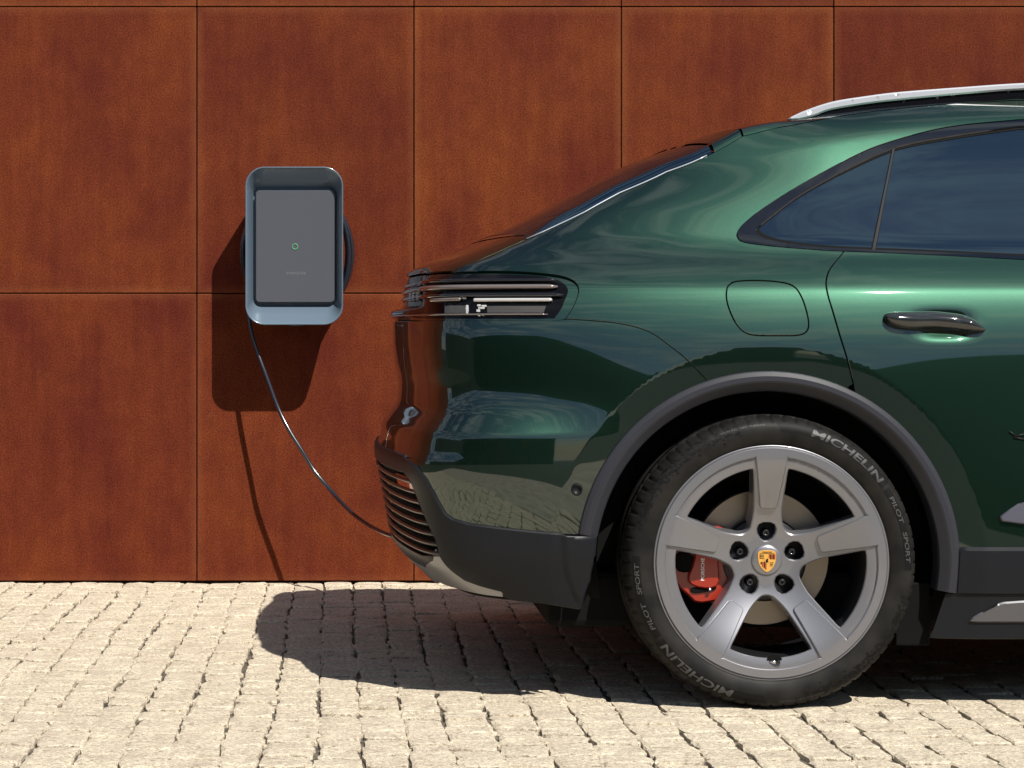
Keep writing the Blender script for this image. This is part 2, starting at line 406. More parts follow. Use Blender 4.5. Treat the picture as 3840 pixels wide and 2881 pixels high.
# corten wall
wall = thing('wall','weathered rust-red corten steel wall of tall panels behind the car','wall',(1.0,WALLY,0))
core = link('wall_core', box_mesh('wall_core',-14,12,.022,.25,-.03,4.6), wall, (0,0,0), mat('wall_shadow_gap',(.035,.012,.007),.9))
sW = FPX/(WALLY-CAMY)
def wx(px): return (px-CX0)/sW - 1.0
def wz(py): return CAMZ-(py-CY0)/sW
vj = [wx(425*1.736),wx(894*1.736),wx(1342*1.736),wx(1801*1.736)]
while vj[0]>-12: vj.insert(0,vj[0]-.826)
while vj[-1]<10: vj.append(vj[-1]+.815)
hj=[.006, wz(634*1.736), wz(15*1.736)]; hj+= [hj[-1]+1.11, hj[-1]+2.22]
for r_ in range(4):
    for i in range(len(vj)-1):
        x0,x1,z0,z1=vj[i],vj[i+1],hj[r_],hj[r_+1]
        cx,cz=(x0+x1)/2,(z0+z1)/2
        g=.0020
        me=box_mesh('panel',x0+g-cx,x1-g-cx,0,.021,z0+g-cz,z1-g-cz,.0022,1)
        o=link('panel',me,wall,(cx,rng.normal(0,.0012),cz),CORTEN)
        o.rotation_euler=(rng.normal(0,.0006),0,rng.normal(0,.0008))


# ------------------------------------------------------------------ the car: one smooth side surface S(a, z)
YC = 0.97                                   # half width: the car's centre plane
WX, WZ = 1.114, 0.380                       # rear wheel centre
car = thing('car','dark metallic green SUV with silver five-spoke wheels parked in front of the rusty wall','car',(2.55,YC,0))
CO = np.array([2.55,YC,0])
def pch(xs,ys,x):                            # monotone-ish smooth interpolation
    xs=np.array(xs,float); ys=np.array(ys,float); d=np.diff(ys)/np.diff(xs); m=np.zeros(len(xs))
    m[0]=d[0]; m[-1]=d[-1]
    for i in range(1,len(xs)-1): m[i]=0 if d[i-1]*d[i]<=0 else 2*d[i-1]*d[i]/(d[i-1]+d[i])
    x=np.asarray(x,float); xc=np.clip(x,xs[0],xs[-1]); i=np.clip(np.searchsorted(xs,xc)-1,0,len(xs)-2)
    h=xs[i+1]-xs[i]; t=(xc-xs[i])/h
    return (2*t**3-3*t**2+1)*ys[i]+(t**3-2*t**2+t)*h*m[i]+(-2*t**3+3*t**2)*ys[i+1]+(t**3-t**2)*h*m[i+1] + np.where(x<xs[0],(x-xs[0])*m[0],0)+np.where(x>xs[-1],(x-xs[-1])*m[-1],0)
ZG=np.arange(0.0,1.95,.002)
def prof(zk,tk,anchor,smooth=9):
    t=np.interp(ZG,zk,tk); k=np.hanning(smooth*2+1); k/=k.sum(); tp=np.pad(t,smooth,mode='edge'); t=np.convolve(tp,k,'valid')
    y=np.cumsum(np.tan(np.radians(t)))*.002; return y-np.interp(anchor,ZG,y)
P_DOOR=prof([0,.28,.42,.55,.72,.86,.93,.99,1.05,1.085,1.095,1.165,1.20,1.24,1.30,1.45,1.60,1.9],
            [-10,-6,-2,0,2.5,6,9,15,20,26,38,44,36,27,26,29,34,40],1.0)
P_BUMP=prof([0,.30,.40,.52,.64,.695,.703,.715,.77,.80,.84,.90,.96,.99,1.05,1.085,1.12,1.165,1.20,1.24,1.30,1.45,1.6,1.9],
            [-18,-18,-12,-7,-1,2,4,34,27,14,5,4,5,12,22,30,42,42,34,27,26,29,34,40],1.0,4)
Y1=-0.005-np.interp(.70,ZG,P_DOOR)          # so that the widest line sits at y=-0.005
def PD(z): return np.interp(z,ZG,P_DOOR)+Y1
def PB(z): return np.interp(z,ZG,P_BUMP)+Y1
# plan curve: angle of the side against arc length, counted from a=AC rearwards
AC=1.15
AL=np.arange(0,2.4,.002)
psi=np.interp(AL,[0,.35,.60,.74,.80,.96,1.04,1.75,2.4],[0,3.5,8,14,22,72,80,90,90])
kk=np.hanning(31); kk/=kk.sum(); psi=np.convolve(np.pad(psi,15,mode='edge'),kk,'valid')
PXC=-np.cumsum(np.cos(np.radians(psi)))*.002; PYC=np.cumsum(np.sin(np.radians(psi)))*.002
iend=int(np.searchsorted(PYC,YC-.0)); AEND=AC-AL[iend]; XEND=AC+PXC[iend]; YEND=PYC[iend]
ACORN=AC-.74                                 # where the corner begins
def _XR(z): return pch([0,1.10,1.150,1.20,1.237,1.30,1.45,1.62,1.9],[.165,.165,.200,.300,.387,.50,.72,.77,.78],z)
def _XT(z):                                   # fine rear profile, felt only near the corner
    return pch([0,.18,.21,.236,.271,.318,.365,.392,.46,.54,.604,.628,.662,.706,.739,.777,.817,.885,.95,1.004,1.028,1.040,1.052,1.09,1.112,1.13,1.154,1.2],
               [.40,.38,.34,.276,.245,.195,.158,.152,.140,.125,.111,.110,.122,.131,.151,.173,.175,.165,.160,.160,.150,.152,.190,.196,.197,.198,.200,.200],z)
XR_T=_XR(ZG); XD_T=np.where(ZG<1.154,_XT(ZG)-XR_T,0.0)
def XR(z): return np.interp(z,ZG,XR_T)
def XD(z): return np.interp(z,ZG,XD_T)
def plan(a):
    s=AC-a; x=np.where(s<=0,a,AC+np.interp(s,AL,PXC)); y=np.where(s<=0,0,np.interp(s,AL,PYC)); return x,y
ARX, ARZ, AR0 = 1.108, .380, .492            # wheel arch
FXW = 3.98                                   # front wheel
XG=np.arange(-.5,6,.005)
def _ZK(x): return pch([.4,.508,.80,1.02,1.12,1.3,1.6,1.9,2.4,3.0,3.4,3.8,4.9],[1.20,1.229,1.367,1.466,1.516,1.56,1.604,1.625,1.635,1.57,1.40,1.15,.95],x)
ZK_T=_ZK(XG)
def ZK(x): return np.interp(x,XG,ZK_T)
def S(P, off=0.0, want_n=True):
    P=np.asarray(P,float)
    def base(a,z):
        x0,y0=plan(a)
        wide=1-sstep(a,.35,1.75); nar=1-sstep(a,.30,.85); up_=sstep(z,.96,1.02); nar=nar*(1-up_)+(1-sstep(a,-.10,.13))*up_
        x=x0+(XR(z)-XEND)*wide+XD(z)*nar
        wb=1-sstep(x,.36,.80)
        p=PD(z)*(1-wb)+PB(z)*wb
        p=p+.045*sstep(x,1.22,2.1)*(1-sstep(x,3.0,3.7))*sstep(z,.3,.9)
        # front end, out of frame: nose rounds off
        fr=np.clip((x-4.15)/.72,0,1); y=p+np.clip(y0,0,None)*(YC-p)/YEND+ (YC-p)*(1-np.sqrt(np.clip(1-fr**3,0,1)))
        for (cx_) in (ARX,FXW):
            d=np.hypot(x-cx_,z-ARZ)-AR0
            lip=np.where(d<.072,(.072-d),0); lip=np.sqrt(lip**2+.003**2)-.003
            lw=np.where(z>.25,1,0); y=y+.16*np.minimum(lip,.11)
        zk=ZK(x); roll=np.clip((z-(zk-.085))/.085,0,1.6)*sstep(x,.95,1.45)
        y=y+.028*roll**2
        # handle bowl
        hx=(x-(3515-CX0)/1425)/.066; hz=(z-(CAMZ-(1222-CY0)/1425))/.030
        y=y+.015*np.exp(-(np.abs(hx)**3+np.abs(hz)**3))
        return np.stack([x,y,z+0*x],-1)
    a,z=P[:,0],P[:,1]; X=base(a,z)
    if not want_n and not np.any(off): return X
    e=.0015
    da=base(a+e,z)-base(a-e,z); dz=base(a,z+e)-base(a,z-e)
    n=np.cross(da,dz); n/=np.linalg.norm(n,axis=1)[:,None]+1e-12
    n=np.where((n[:,1]>0)[:,None]&(a>ACORN)[:,None],-n,n)
    return X+n*np.reshape(off,(-1,1)) if np.ndim(off) else X+n*off, n
def proj(X):
    s=FPX/(X[:,1]-CAMY); return np.stack([CX0+X[:,0]*s, CY0-(X[:,2]-CAMZ)*s],1)
def inv(pts, off=0.0, a_guess=None):
    T=np.array(pts,float); s=FPX/(.08-CAMY); a=(T[:,0]-CX0)/s; z=CAMZ-(T[:,1]-CY0)/s
    a=np.clip(a+.02,.30,6)
    for it in range(45):
        P=np.stack([a,z],1); f=proj(S(P,off)[0]); e=T-f
        h=.001; fa=proj(S(np.stack([a+h,z],1),off)[0]); fz=proj(S(np.stack([a,z+h],1),off)[0])
        J=np.zeros((len(T),2,2)); J[:,:,0]=(fa-f)/h; J[:,:,1]=(fz-f)/h
        J+=np.eye(2)[None]*np.array([20,-20])[None,:,None]*0
        det=J[:,0,0]*J[:,1,1]-J[:,0,1]*J[:,1,0]; det=np.where(np.abs(det)<2e4,2e4*np.where(det<0,-1,-1),det)
        d_a=(J[:,1,1]*e[:,0]-J[:,0,1]*e[:,1])/det; d_z=(-J[:,1,0]*e[:,0]+J[:,0,0]*e[:,1])/det
        a=a+np.clip(d_a,-.05,.05)*.8; z=z+np.clip(d_z,-.05,.05)*.8; a=np.clip(a,-.1,6)
    e=np.linalg.norm(T-proj(S(np.stack([a,z],1),off)[0]),axis=1)
    for i in np.where(e>3)[0]: print('INV', T[i], 'err', round(e[i],1), 'az', round(a[i],3), round(z[i],3))
    return np.stack([a,z],1)
def car_link(name, me, parent=car, m=None, mirror=True, loc=(0,0,0)):
    """mesh in world coordinates -> child of the car, and its twin on the far side"""
    co=np.empty(len(me.vertices)*3); me.vertices.foreach_get('co',co); co=co.reshape(-1,3)-CO; me.vertices.foreach_set('co',co.ravel()); me.update()
    o=link(name,me,parent,loc,m)
    if mirror:
        o2=bpy.data.objects.new(name,me); sc.collection.objects.link(o2); o2.parent=mirrors.get(parent,car) if parent is not car else car; o2.scale=(1,-1,1)
        if parent is not car and parent in mirrors: o2.scale=(1,1,1)
        mirrors[o]=o2
    return o
mirrors={}
def panel(name, outer, holes=(), m=PAINT, parent=car, off=0.0, gap=.0022, thick=.014, step=.013, refine=None, mirror=True, bev=.0012):
    me=sheet_mesh(name,np.array(outer),[np.array(h) for h in holes],step,lambda P:S(P,off),thick,gap,refine,bev)
    return car_link(name,me,parent,m,mirror)
V2=1.7360
def v(*pts): return [(x*V2,y*V2) for x,y in pts]
def r3(*p): return [(1800+x/1.0843,250+y/1.0843) for x,y in p]
def r4(*p): return [(2600+x/1.7839,900+y/1.7839) for x,y in p]
def r1(*p): return [(1350+x/2.212,900+y/2.212) for x,y in p]
def r2(*p): return [(1350+x/2.212,1600+y/2.212) for x,y in p]

AW = AEND                                     # a at the centre plane
# ---- shared seams in (a,z)
K_px = [(1975,897),(2090,846),(2196,795),(2323,725),(2500,646),(2674,573),(2785,510),(2900,481),(3100,443),(3400,404),(3640,383)]
K1 = inv(K_px)
xk=S(K1,want_n=False)[0] if False else S(K1)[0]
K_far = [(x,ZK(x)) for x in (1.95,2.15,2.4,2.6,2.8,3.0)]
K = np.vstack([K1,K_far])
TRIM_O = inv(catmull(r3((2190,217),(1900,247),(1650,312),(1500,375),(1300,482),(1150,577),(1075,637),(1050,670),(1050,693),(1080,714),(1200,730),(1400,746),(1500,750),(1800,762),(2205,783)),5))
TRIM_I = inv(catmull(r3((2190,242),(1950,277),(1700,326),(1500,412),(1300,522),(1180,612),(1128,655),(1124,672),(1152,694),(1250,719),(1450,738),(1800,752),(2205,770)),5),-.002)
DOORS = inv(catmull(r4((1012,72),(985,105),(930,170),(900,225),(888,290),(900,370),(930,470),(980,640),(1030,800),(1070,965)),4))
def arch_pt(th,r=AR0,cx=ARX): return (cx+r*math.cos(th),ARZ+r*math.sin(th))
def az_from_xz(x,z):                          # solve for a at given x,z
    a=x
    for _ in range(14):
        X=S([[a,z]],0.0,False)[0]; a+=(x-X[0])
    return (a,z)
th_l=PI-math.asin((.452-ARZ)/AR0); th_r=-math.asin((ARZ-.300)/AR0)
xd,zd=S(DOORS[-1:])[0][0][0],DOORS[-1][1]; th_d=math.atan2(zd-ARZ,xd-ARX)
SEAM = inv(catmull(r1((1700,662),(2212,716))[:1]+v((1235,690),(1330,698),(1400,716),(1450,750),(1482,776),(1527,822)),4))
xs_,zs_=S(SEAM[-1:])[0][0][0],SEAM[-1][1]; th_s=math.atan2(zs_-ARZ,xs_-ARX)
def arc(t0,t1,n=40,r=AR0,cx=ARX): return np.array([az_from_xz(*arch_pt(t,r,cx)) for t in np.linspace(t0,t1,n)])
LAMP_T = inv(catmull(r1((760,268),(950,262),(1250,264),(1500,280),(1680,306),(1780,350),(1812,410),(1790,500),(1745,590),(1695,655)),4))
print('K',K[:3],'LAMP0',LAMP_T[0],'AEND',AEND,'XEND',XEND)
ZT = LAMP_T[0][1]                              # lamp's top height where it wraps round
# quarter panel
DECK=inv([(1725,1008),(1800,975),(1880,940),(1969,900)])
trimO_end=TRIM_O[-1]
# index on lower trim line where the door seam meets
di=int(np.argmin(np.hypot(*(TRIM_O-DOORS[0]).T)))
q=[*DECK[:-1],*K, (3.0,1.50),(2.6,1.53),(2.2,TRIM_O[0][1]+.012),*TRIM_O[:di+1],*DOORS[1:],*arc(th_d,th_s)[1:],*SEAM[::-1][1:],*LAMP_T[::-1]]
FLAP=inv(catmull(r4((222,345),(240,300),(300,276),(450,272),(600,285),(680,318),(725,385),(755,470),(772,560),(755,615),(690,638),(560,640),(420,638),(345,618),(290,565),(250,490),(225,410)),4,True))
quarter=panel('quarter_panel',q,[FLAP],gap=.0022,step=.0105)
flap=panel('fuel_flap',FLAP,m=PAINT,parent=quarter,gap=.0022,step=.01)
# tailgate: from the deck seam round to the centre
tg=[*DECK,(DECK[-1][0]-.02,DECK[-1][1]+.012),(.18,1.238),(AW,1.240),(AW,ZT+.004),(.15,ZT+.004),(.30,ZT+.003),*LAMP_T[:1]]
tailgate=panel('tailgate',tg,gap=.0007,bev=.0003)
# lamp: below its lens a painted ledge, then bumper
lb=inv(r1((700,668),(1000,668),(1300,668),(1600,668)))
ZL=lb[0][1]
lamp_poly=[(AW,ZT),(.15,ZT),(.30,ZT),*LAMP_T,*lb[::-1],(.30,ZL),(.15,ZL),(AW,ZL)]
# bumper
FO=inv([(1561,1748),(1599,1798),(1641,1878),(1671,1929),(1700,1950),(1759,1967),(1880,1983),(2020,1998),(2155,2008)])
zf=inv([(1519,1716)])[0]
print('FO',FO[:2],zf)
bump=[(AW,ZL-.001),(.15,ZL-.001),(.30,ZL-.001),*lb,*SEAM[0:],*arc(th_s,th_l)[1:],*FO[::-1],tuple(zf),(.20,.640),(.10,.640),(AW,.640)]
SENS=inv([(2163+20*math.cos(t),1836+22*math.sin(t)) for t in np.linspace(0,2*PI,20,endpoint=False)])
bumper=panel('rear_bumper',bump,[SENS],gap=.0012,step=.011)
# rear door and beyond
SILLZ=.415
XDF=2.25
dr=[*DOORS, *arc(th_d,math.atan2(SILLZ-ARZ,AR0))[1:],(XDF,SILLZ),(XDF,TRIM_O[-1][1]-.008),*TRIM_O[di+1:][::-1]]
HZ=CAMZ
rear_door=panel('rear_door',dr,gap=.0026,step=.0105,refine=[(1.42,1.72,.90,1.0,.006)])
zt=TRIM_O[-1][1]-.008
panel('front_door',[(XDF,SILLZ),(3.42,SILLZ),(3.42,zt-.05),(XDF,zt)],gap=.002,step=.03)
fa=[az_from_xz(*arch_pt(t,AR0,FXW)) for t in np.linspace(PI-.07,.07,30)]
panel('front_fender',[(3.42,SILLZ),*fa,(4.80,SILLZ),(4.80,.78),(4.5,.90),(3.9,1.05),(3.42,zt-.05)],gap=.002,step=.03)
# dark inner shell behind the gaps and in the arches
ish=[(AW,.26),(.40,.26),(.55,.25),*arc(PI+.22,-.22,30,AR0-.01)[:],(1.75,.27),(3.3,.27),*[az_from_xz(*arch_pt(t,AR0-.01,FXW)) for t in np.linspace(PI+.22,-.22,24)],(4.75,.27),(4.75,.76),(3.9,1.02),(3.3,1.10),(1.9,1.14),(.62,1.14),(.5,1.13),(AW,1.13)]
car_link('inner_shell',sheet_mesh('inner_shell',np.array(ish),[],.03,lambda P:S(P,-.020),0,0),car,BLACK)

# glass, its frame and divider
TO=[*TRIM_O,(2.2,TRIM_O[-1][1]-.005),(3.1,TRIM_O[-1][1]-.04),(3.0,1.44),(2.6,1.50),(2.2,TRIM_O[0][1]+.008)]
TI=[*TRIM_I,(2.2,TRIM_I[-1][1]-.005),(3.05,TRIM_I[-1][1]-.03),(2.95,1.42),(2.6,1.48),(2.2,TRIM_I[0][1]+.006)]
trim=panel('window_frame',TO,[TI],m=None,off=-.001,gap=.0006,bev=.003,step=.01,thick=.02)
TRIMM=mat('gloss_window_trim',(.004,.005,.008),.05,0,1,.02)
trim.data.materials.append(TRIMM)
dv=inv(r3((1684,328),(1602,742))); dvp=r3((1684,328),(1602,742)); dd=inv([(dvp[0][0]+(dvp[1][0]-dvp[0][0])*t,dvp[0][1]+(dvp[1][1]-dvp[0][1])*t) for t in np.linspace(0,1,12)])
TIc=np.array(TI)
lo=[p for p in TRIM_I]; 
# quarter glass / door glass split along the divider
it=int(np.argmin(np.hypot(*(TRIM_I-dv[0]).T))); ib=len(TRIM_I)//2+int(np.argmin(np.hypot(*(TRIM_I[len(TRIM_I)//2:]-dv[1]).T)))
gq=[*TRIM_I[it+1:ib],*dd[::-1]]; gd=[*TRIM_I[:it],*dd,*TRIM_I[ib+1:],(2.2,TRIM_I[-1][1]-.005),(2.2,TRIM_I[0][1]+.006)]
panel('quarter_window',gq,m=GLASS,off=-.007,gap=-.001,thick=.004,bev=0,step=.02)
panel('door_window',gd,m=GLASS,off=-.007,gap=-.001,thick=.004,bev=0,step=.02)
panel('front_door_window',[(2.25,TRIM_I[-1][1]-.005),(3.05,TRIM_I[-1][1]-.03),(2.95,1.42),(2.6,1.48),(2.25,TRIM_I[0][1]+.006)],m=GLASS,off=-.007,gap=0,thick=.004,bev=0,step=.03)
dw=np.array([.0045,0])
SEALM=mat('black_rubber_seal',(.002,.002,.002),.7,spec=.1)
for nm,gp_ in (('window_seal',gq),('window_seal',gd)):
    gp_=resample(np.array(gp_),.012,True)
    panel(nm,gp_,[inset(gp_,.0075)],m=SEALM,off=-.0055,gap=0,thick=.004,bev=0,step=.012)

panel('window_divider',[*(dd-dw),*(dd+dw)[::-1]],m=mat('divider_grey',(.012,.013,.016),.6,spec=.15),off=-.003,gap=0,thick=.01,bev=.001,step=.01)

panel('door_pillar',[(2.19,TRIM_I[-1][1]-.006),(2.26,TRIM_I[-1][1]-.008),(2.26,TRIM_I[0][1]+.008),(2.19,TRIM_I[0][1]+.006)],m=GLOSSB,off=-.004,gap=0,bev=0,step=.02)
# roof, spoiler and rear window: from the crease K up and over to the centre line
O_px=[(1759,918),(1905,855),(2070,766),(2259,665),(2335,627),(2449,586),(2576,542),(2760,494),(2900,474),(2962,452),(3200,418),(3500,386),(3840,362)]
O_w=[px2w(px,py,YC-.03) for px,py in O_px]
ox=[p[0] for p in O_w]+[2.4,3.0,3.4,3.8,4.9]; oz=[p[2] for p in O_w]+[1.70,1.64,1.47,1.20,.98]
ZO_T=pch(ox,oz,XG)
def ZO(x): return np.interp(x,XG,ZO_T)
Kd=resample(K,.02); Kx=S(Kd)[0]
Kx=np.vstack([Kx,[(x,S([az_from_xz(x,min(ZK(x),1.2))])[0][0][1]+.06,ZK(x)) for x in (3.2,3.4,3.6,3.8,4.0,4.3,4.6,4.8)]])
def roofgrid(x0,x1,lift=0.0,n=14,inn=0.0,eta1=1.0):
    sel=[k for k in Kx if x0<=k[0]<=x1]; 
    def kat(x): return np.array([x,np.interp(x,Kx[:,0],Kx[:,1]),np.interp(x,Kx[:,0],Kx[:,2])])
    xs=np.arange(x0,x1+.001,max(.02,(x1-x0)/60)); xs=np.append(xs[:-1],x1); V=[]; ee=list(np.linspace(0,.045,7))+list(np.linspace(.07,1,14)); n=len(ee)
    for x in xs:
        k=kat(x)
        for j in range(n):
            e=ee[j]
            # rear of the crease curves forward-back: centre line lies further back on the glass
            xx=x-(1-sstep(x,.9,1.5))*.10*(1-(1-e)**2)
            zc=ZO(xx) ; z=k[2]+(zc-ZO(x)+ (ZO(x)-k[2]))*(1-(1-e)**2.6) if False else k[2]+(zc-k[2])*(1-(1-e)**2.3)
            V.append((xx,k[1]+(YC-k[1])*e,z+.020*(1-(1-min(e/.04,1))**2)*max(0,1-e)**3*(1-float(sstep(x,1.12,1.4)))*float(sstep(x,.49,.62))+lift*(1-(1-e)**8)-inn))
    F=[(i*n+j,i*n+j+1,(i+1)*n+j+1,(i+1)*n+j) for i in range(len(xs)-1) for j in range(n-1)]
    return V,F
def roofpart(name,x0,x1,m,**k):
    V,F=roofgrid(x0,x1,**k); me=mesh(name,V,F,True); 
    if me.polygons[0].normal.z<0: me.flip_normals()
    return car_link(name,me,car,m)
xsp=np.interp(2674,[p[0] for p in proj(Kx)][:40],Kx[:40,0]); xrf=np.interp(2785,[p[0] for p in proj(Kx)][:60],Kx[:60,0])
print('spoiler x',xsp,xrf, 'K start',Kx[0])
roofpart('rear_window',Kx[0][0],xsp-.004,GLASS)
roofpart('roof_spoiler',xsp+.004,xrf-.003,PAINT,lift=.003)
roofpart('roof',xrf+.003,3.0,PAINT)
roofpart('windscreen',3.01,3.78,GLASS)
roofpart('bonnet',3.80,4.80,PAINT)
# gloss strip closing the joint between tailgate and rear window
g0=np.array([p for p in roofgrid(Kx[0][0],xsp-.004)[0][:21]]); te=S(np.stack([np.linspace(DECK[-1][0]-.02,AW,60),np.full(60,1.2385)],1))[0]
te=te[np.argsort(te[:,1])]; V=[];F=[]
for i,p in enumerate(g0):
    yq_=p[1]; tx,tz=np.interp(yq_,te[:,1],te[:,0]),np.interp(yq_,te[:,1],te[:,2])
    V+= [(tx-.002,yq_,tz+.001),((tx+p[0])/2,yq_,(tz+p[2])/2+.001),(p[0]+.004,yq_,p[2]+.001)]
for i in range(len(g0)-1):
    for j in (0,1): F.append((3*i+j,3*i+j+1,3*i+4+j,3*i+3+j))
car_link('tailgate_strip',mesh('tailgate_strip',V,F,True),car,GLOSSB)
# thin bright strip along the C-pillar edge of the rear window
kp=[tuple(p+np.array([0,-.002,.001])-CO) for p in Kx if p[0]<xsp-.005]
st=link('window_strip',tube('window_strip',kp,.0022,6),car,(0,0,0),mat('pale_strip',(.45,.5,.55),.3,.6))
# cut line between tailgate top and glass
# under body: closes the car from below
ub=box_mesh('underbody',.55,4.7,.16,2*YC-.16,.19,.34,.02); car_link('underbody',ub,car,BLACK,False)
ub=box_mesh('cabin_floor',.45,4.7,.22,2*YC-.22,.34,.95,.02); car_link('cabin_body',ub,car,BLACK,False)

# ------------------------------------------------------------------ lower body trim
def DS(P, fn, m_=.0015):
    """surface displaced by fn(P) along its own normal, with true normals"""
    P=np.asarray(P,float)
    def q_(P): X,n=S(P); return X+n*fn(P)[:,None]
    X=q_(P); ex=np.array([m_,0]); ez=np.array([0,m_])
    n=np.cross(q_(P+ex)-q_(P-ex),q_(P+ez)-q_(P-ez)); n/=np.linalg.norm(n,axis=1)[:,None]+1e-12
    _,n0=S(P); n=np.where((n*n0).sum(1)[:,None]<0,-n,n); return X,n
FI=inv([(1888,2240),(1888,2226),(1878,2219),(1802,2199),(1743,2178),(1692,2140),(1652,2089),(1635,2026),(1601,1958),(1567,1874),(1535,1798)],.006)
CB=inv([(2159,2009),(2232,2012),(2227,2080),(2209,2174),(2177,2283),(2050,2264),(1930,2252)],.006)
clad=[(AW,.642),(.12,.642),tuple(zf),*FO,*CB,*FI,(FI[-1][0]-.06,.602),(.06,.600),(AW,.600)]
def cfn(P): return .006+.007*sstep(P[:,0],.585,.600)*sstep(P[:,1],.24,.30)*(1-sstep(P[:,1],.447,.456))-.006*sstep(P[:,1],.36,.24)*0+.006*np.exp(-((P[:,1]-.405)/.05)**2)*sstep(P[:,0],.2,.4)
cladding=car_link('bumper_cladding',sheet_mesh('bumper_cladding',np.array(clad),[],.010,lambda P:DS(P,cfn),.014,0,bev=.004),car,PLASTIC)
grl=[(AW,.606),(.08,.606),(FI[-1][0]-.03,.606),*[(p[0]+.006,p[1]) for p in FI[::-1][:4]],(FI[7][0]+.01,.372),(AW,.372)]
grille=panel('rear_grille',grl,m=BLACK,off=-.016,gap=0,bev=0,step=.015)
def sline(a0,a1,z,off,n=60,zf_=None):
    aa=np.linspace(a0,a1,n); P=np.stack([aa,np.full(n,z)],1)
    return S(P,off)[0]
RIBM=mat('grille_rib_plastic',(.012,.011,.010),.35,0,.3,.2)
for z in (.578,.551,.524,.497,.470,.443,.416,.391):
    a1=float(np.interp(z,FI[::-1][:,1][::-1],FI[::-1][:,0][::-1]))+.004
    pts=sline(AW,a1,z,.0)
    car_link('grille_rib',tube('grille_rib',pts,  .0070,8,flat=1.0),grille,RIBM,True)
for o in list(mirrors):
    if o.name.startswith('grille_rib'): mirrors[o].parent=mirrors[grille]; mirrors[o].scale=(1,1,1)
refl=[(-.02,.585),(.12,.585),(.215,.583),(.245,.560),(.240,.548),(.12,.553),(-.02,.555)]
car_link('rear_reflector',sheet_mesh('rear_reflector',np.array(refl),[],.012,lambda P:S(P,.002),.02,0,bev=.002),car,REDR)
skr=inv([(1632,2060),(1650,2089),(1692,2140),(1743,2178),(1802,2199),(1878,2219),(1886,2226),(1886,2240),(1825,2233),(1710,2207),(1640,2180)],.003)
sk=[(AW,.335),(.10,.345),(.22,.375),*skr,(-.12,.268),(AW,.255)]
panel('skid_plate',sk,m=SKID,off=.003,gap=.001,bev=.002,step=.012)
difs=[(AW,.375),(.15,.375),(FI[7][0]+.004,.385),(skr[0][0],skr[0][1]-.004),(.22,.370),(.10,.340),(AW,.330)]
panel('diffuser_step',difs,m=PLASTIC,off=.004,gap=0,bev=.002,step=.015)
# sills
a_s=az_from_xz(ARX+math.sqrt(AR0**2-(.412-ARZ)**2),.412)[0]+.0045; a_s2=az_from_xz(ARX+math.sqrt(AR0**2-(.302-ARZ)**2),.302)[0]+.0045
af0=az_from_xz(FXW-math.sqrt(AR0**2-(.412-ARZ)**2),.412)[0]-.004
panel('sill_trim',[(a_s,.412),(af0,.412),(af0,.303),(a_s2,.303)],m=PLASTIC,off=.012,gap=0,bev=.009,step=.03)
lsx=az_from_xz(ARX+.455,.25)[0]
panel('lower_sill',[(lsx+.005,.299),(af0,.299),(af0,.185),(lsx-.030,.185)],m=PLASTIC,off=.006,gap=0,bev=.004,step=.03)
SI=inv([(3640,2329),(3700,2293),(3735,2274),(3765,2265),(3838,2260)],.012)
panel('sill_insert',[*SI,(2.6,SI[-1][1]),(2.75,SI[0][1]),],m=SKIDD,off=.012,gap=0,bev=.004,step=.02)
car_link('mud_guard',box_mesh('mud_guard',1.455,1.545,.075,.28,.155,.32,.004),car,BLACK)
BL=inv([(3757,1938),(3838,1884),(3838,1962),(3762,1952)],.01)
BLM=mat('door_blade_mesh',(.10,.10,.13),.35,.3)
panel('door_blade',[BL[0],BL[1],(3.3,BL[1][1]+.02),(3.4,BL[2][1]),BL[2],BL[3]],m=BLM,off=.010,gap=0,bev=.003,step=.02,parent=rear_door)
for (p0,p1) in (((3783,1617),(3808,1636)),((3808,1636),(3846,1628)),((3800,1640),(3850,1650))):
    q_=S(inv([p0,p1]),.002)[0]; car_link('door_lettering',tube('door_lettering',q_,.0022,6),rear_door,PLASTIC)
# wheel arch trims
def arch_trim(cx_, t0, t1, n=110):
    pr=[(.004,.012),(.003,-.003),(.0005,-.0065),(-.010,-.0105),(-.022,-.0115),(-.027,-.009),(-.047,.006),(-.050,.012),(-.051,.06)]
    V=[];F=[];k=len(pr)
    rows=[]
    for t in np.linspace(t0,t1,n):
        a,z=az_from_xz(cx_+(AR0+.004)*math.cos(t),ARZ+(AR0+.004)*math.sin(t)); yb=S([[a,max(z,.26)]],0.0,False)[0][1]
        rows.append([(cx_+(AR0+dr_)*math.cos(t),yb+dy,ARZ+(AR0+dr_)*math.sin(t)) for (dr_,dy) in pr])
    for j in range(k-1):                       # each facet has its own edge loops, so the creases stay crisp
        b=len(V)
        for r_ in rows: V+= [r_[j],r_[j+1]]
        for i in range(n-1): F.append((b+2*i,b+2*i+1,b+2*i+3,b+2*i+2))
    me=mesh('arch_trim',V,F,True)
    nn=np.array([p.normal[:] for p in me.polygons]).mean(0)
    if nn[1]>0: me.flip_normals()
    return me
car_link('arch_trim',arch_trim(ARX,th_l,th_r),car,TRIMG)
car_link('arch_trim',arch_trim(FXW,PI-th_r,th_r),car,TRIMG)
def liner(cx_):
    V=[];F=[];n=48
    for i in range(n+1):
        t=-.22+(PI+.44)*i/n
        for (r,y) in ((AR0-.05,.03),(AR0-.03,.08),(AR0-.03,.42),(.02,.42)): V.append((cx_+r*math.cos(t),y,ARZ+r*math.sin(t)))
    for i in range(n):
        for j in range(3): F.append((i*4+j,i*4+j+1,(i+1)*4+j+1,(i+1)*4+j))
    return mesh('arch_liner',V,F,True)
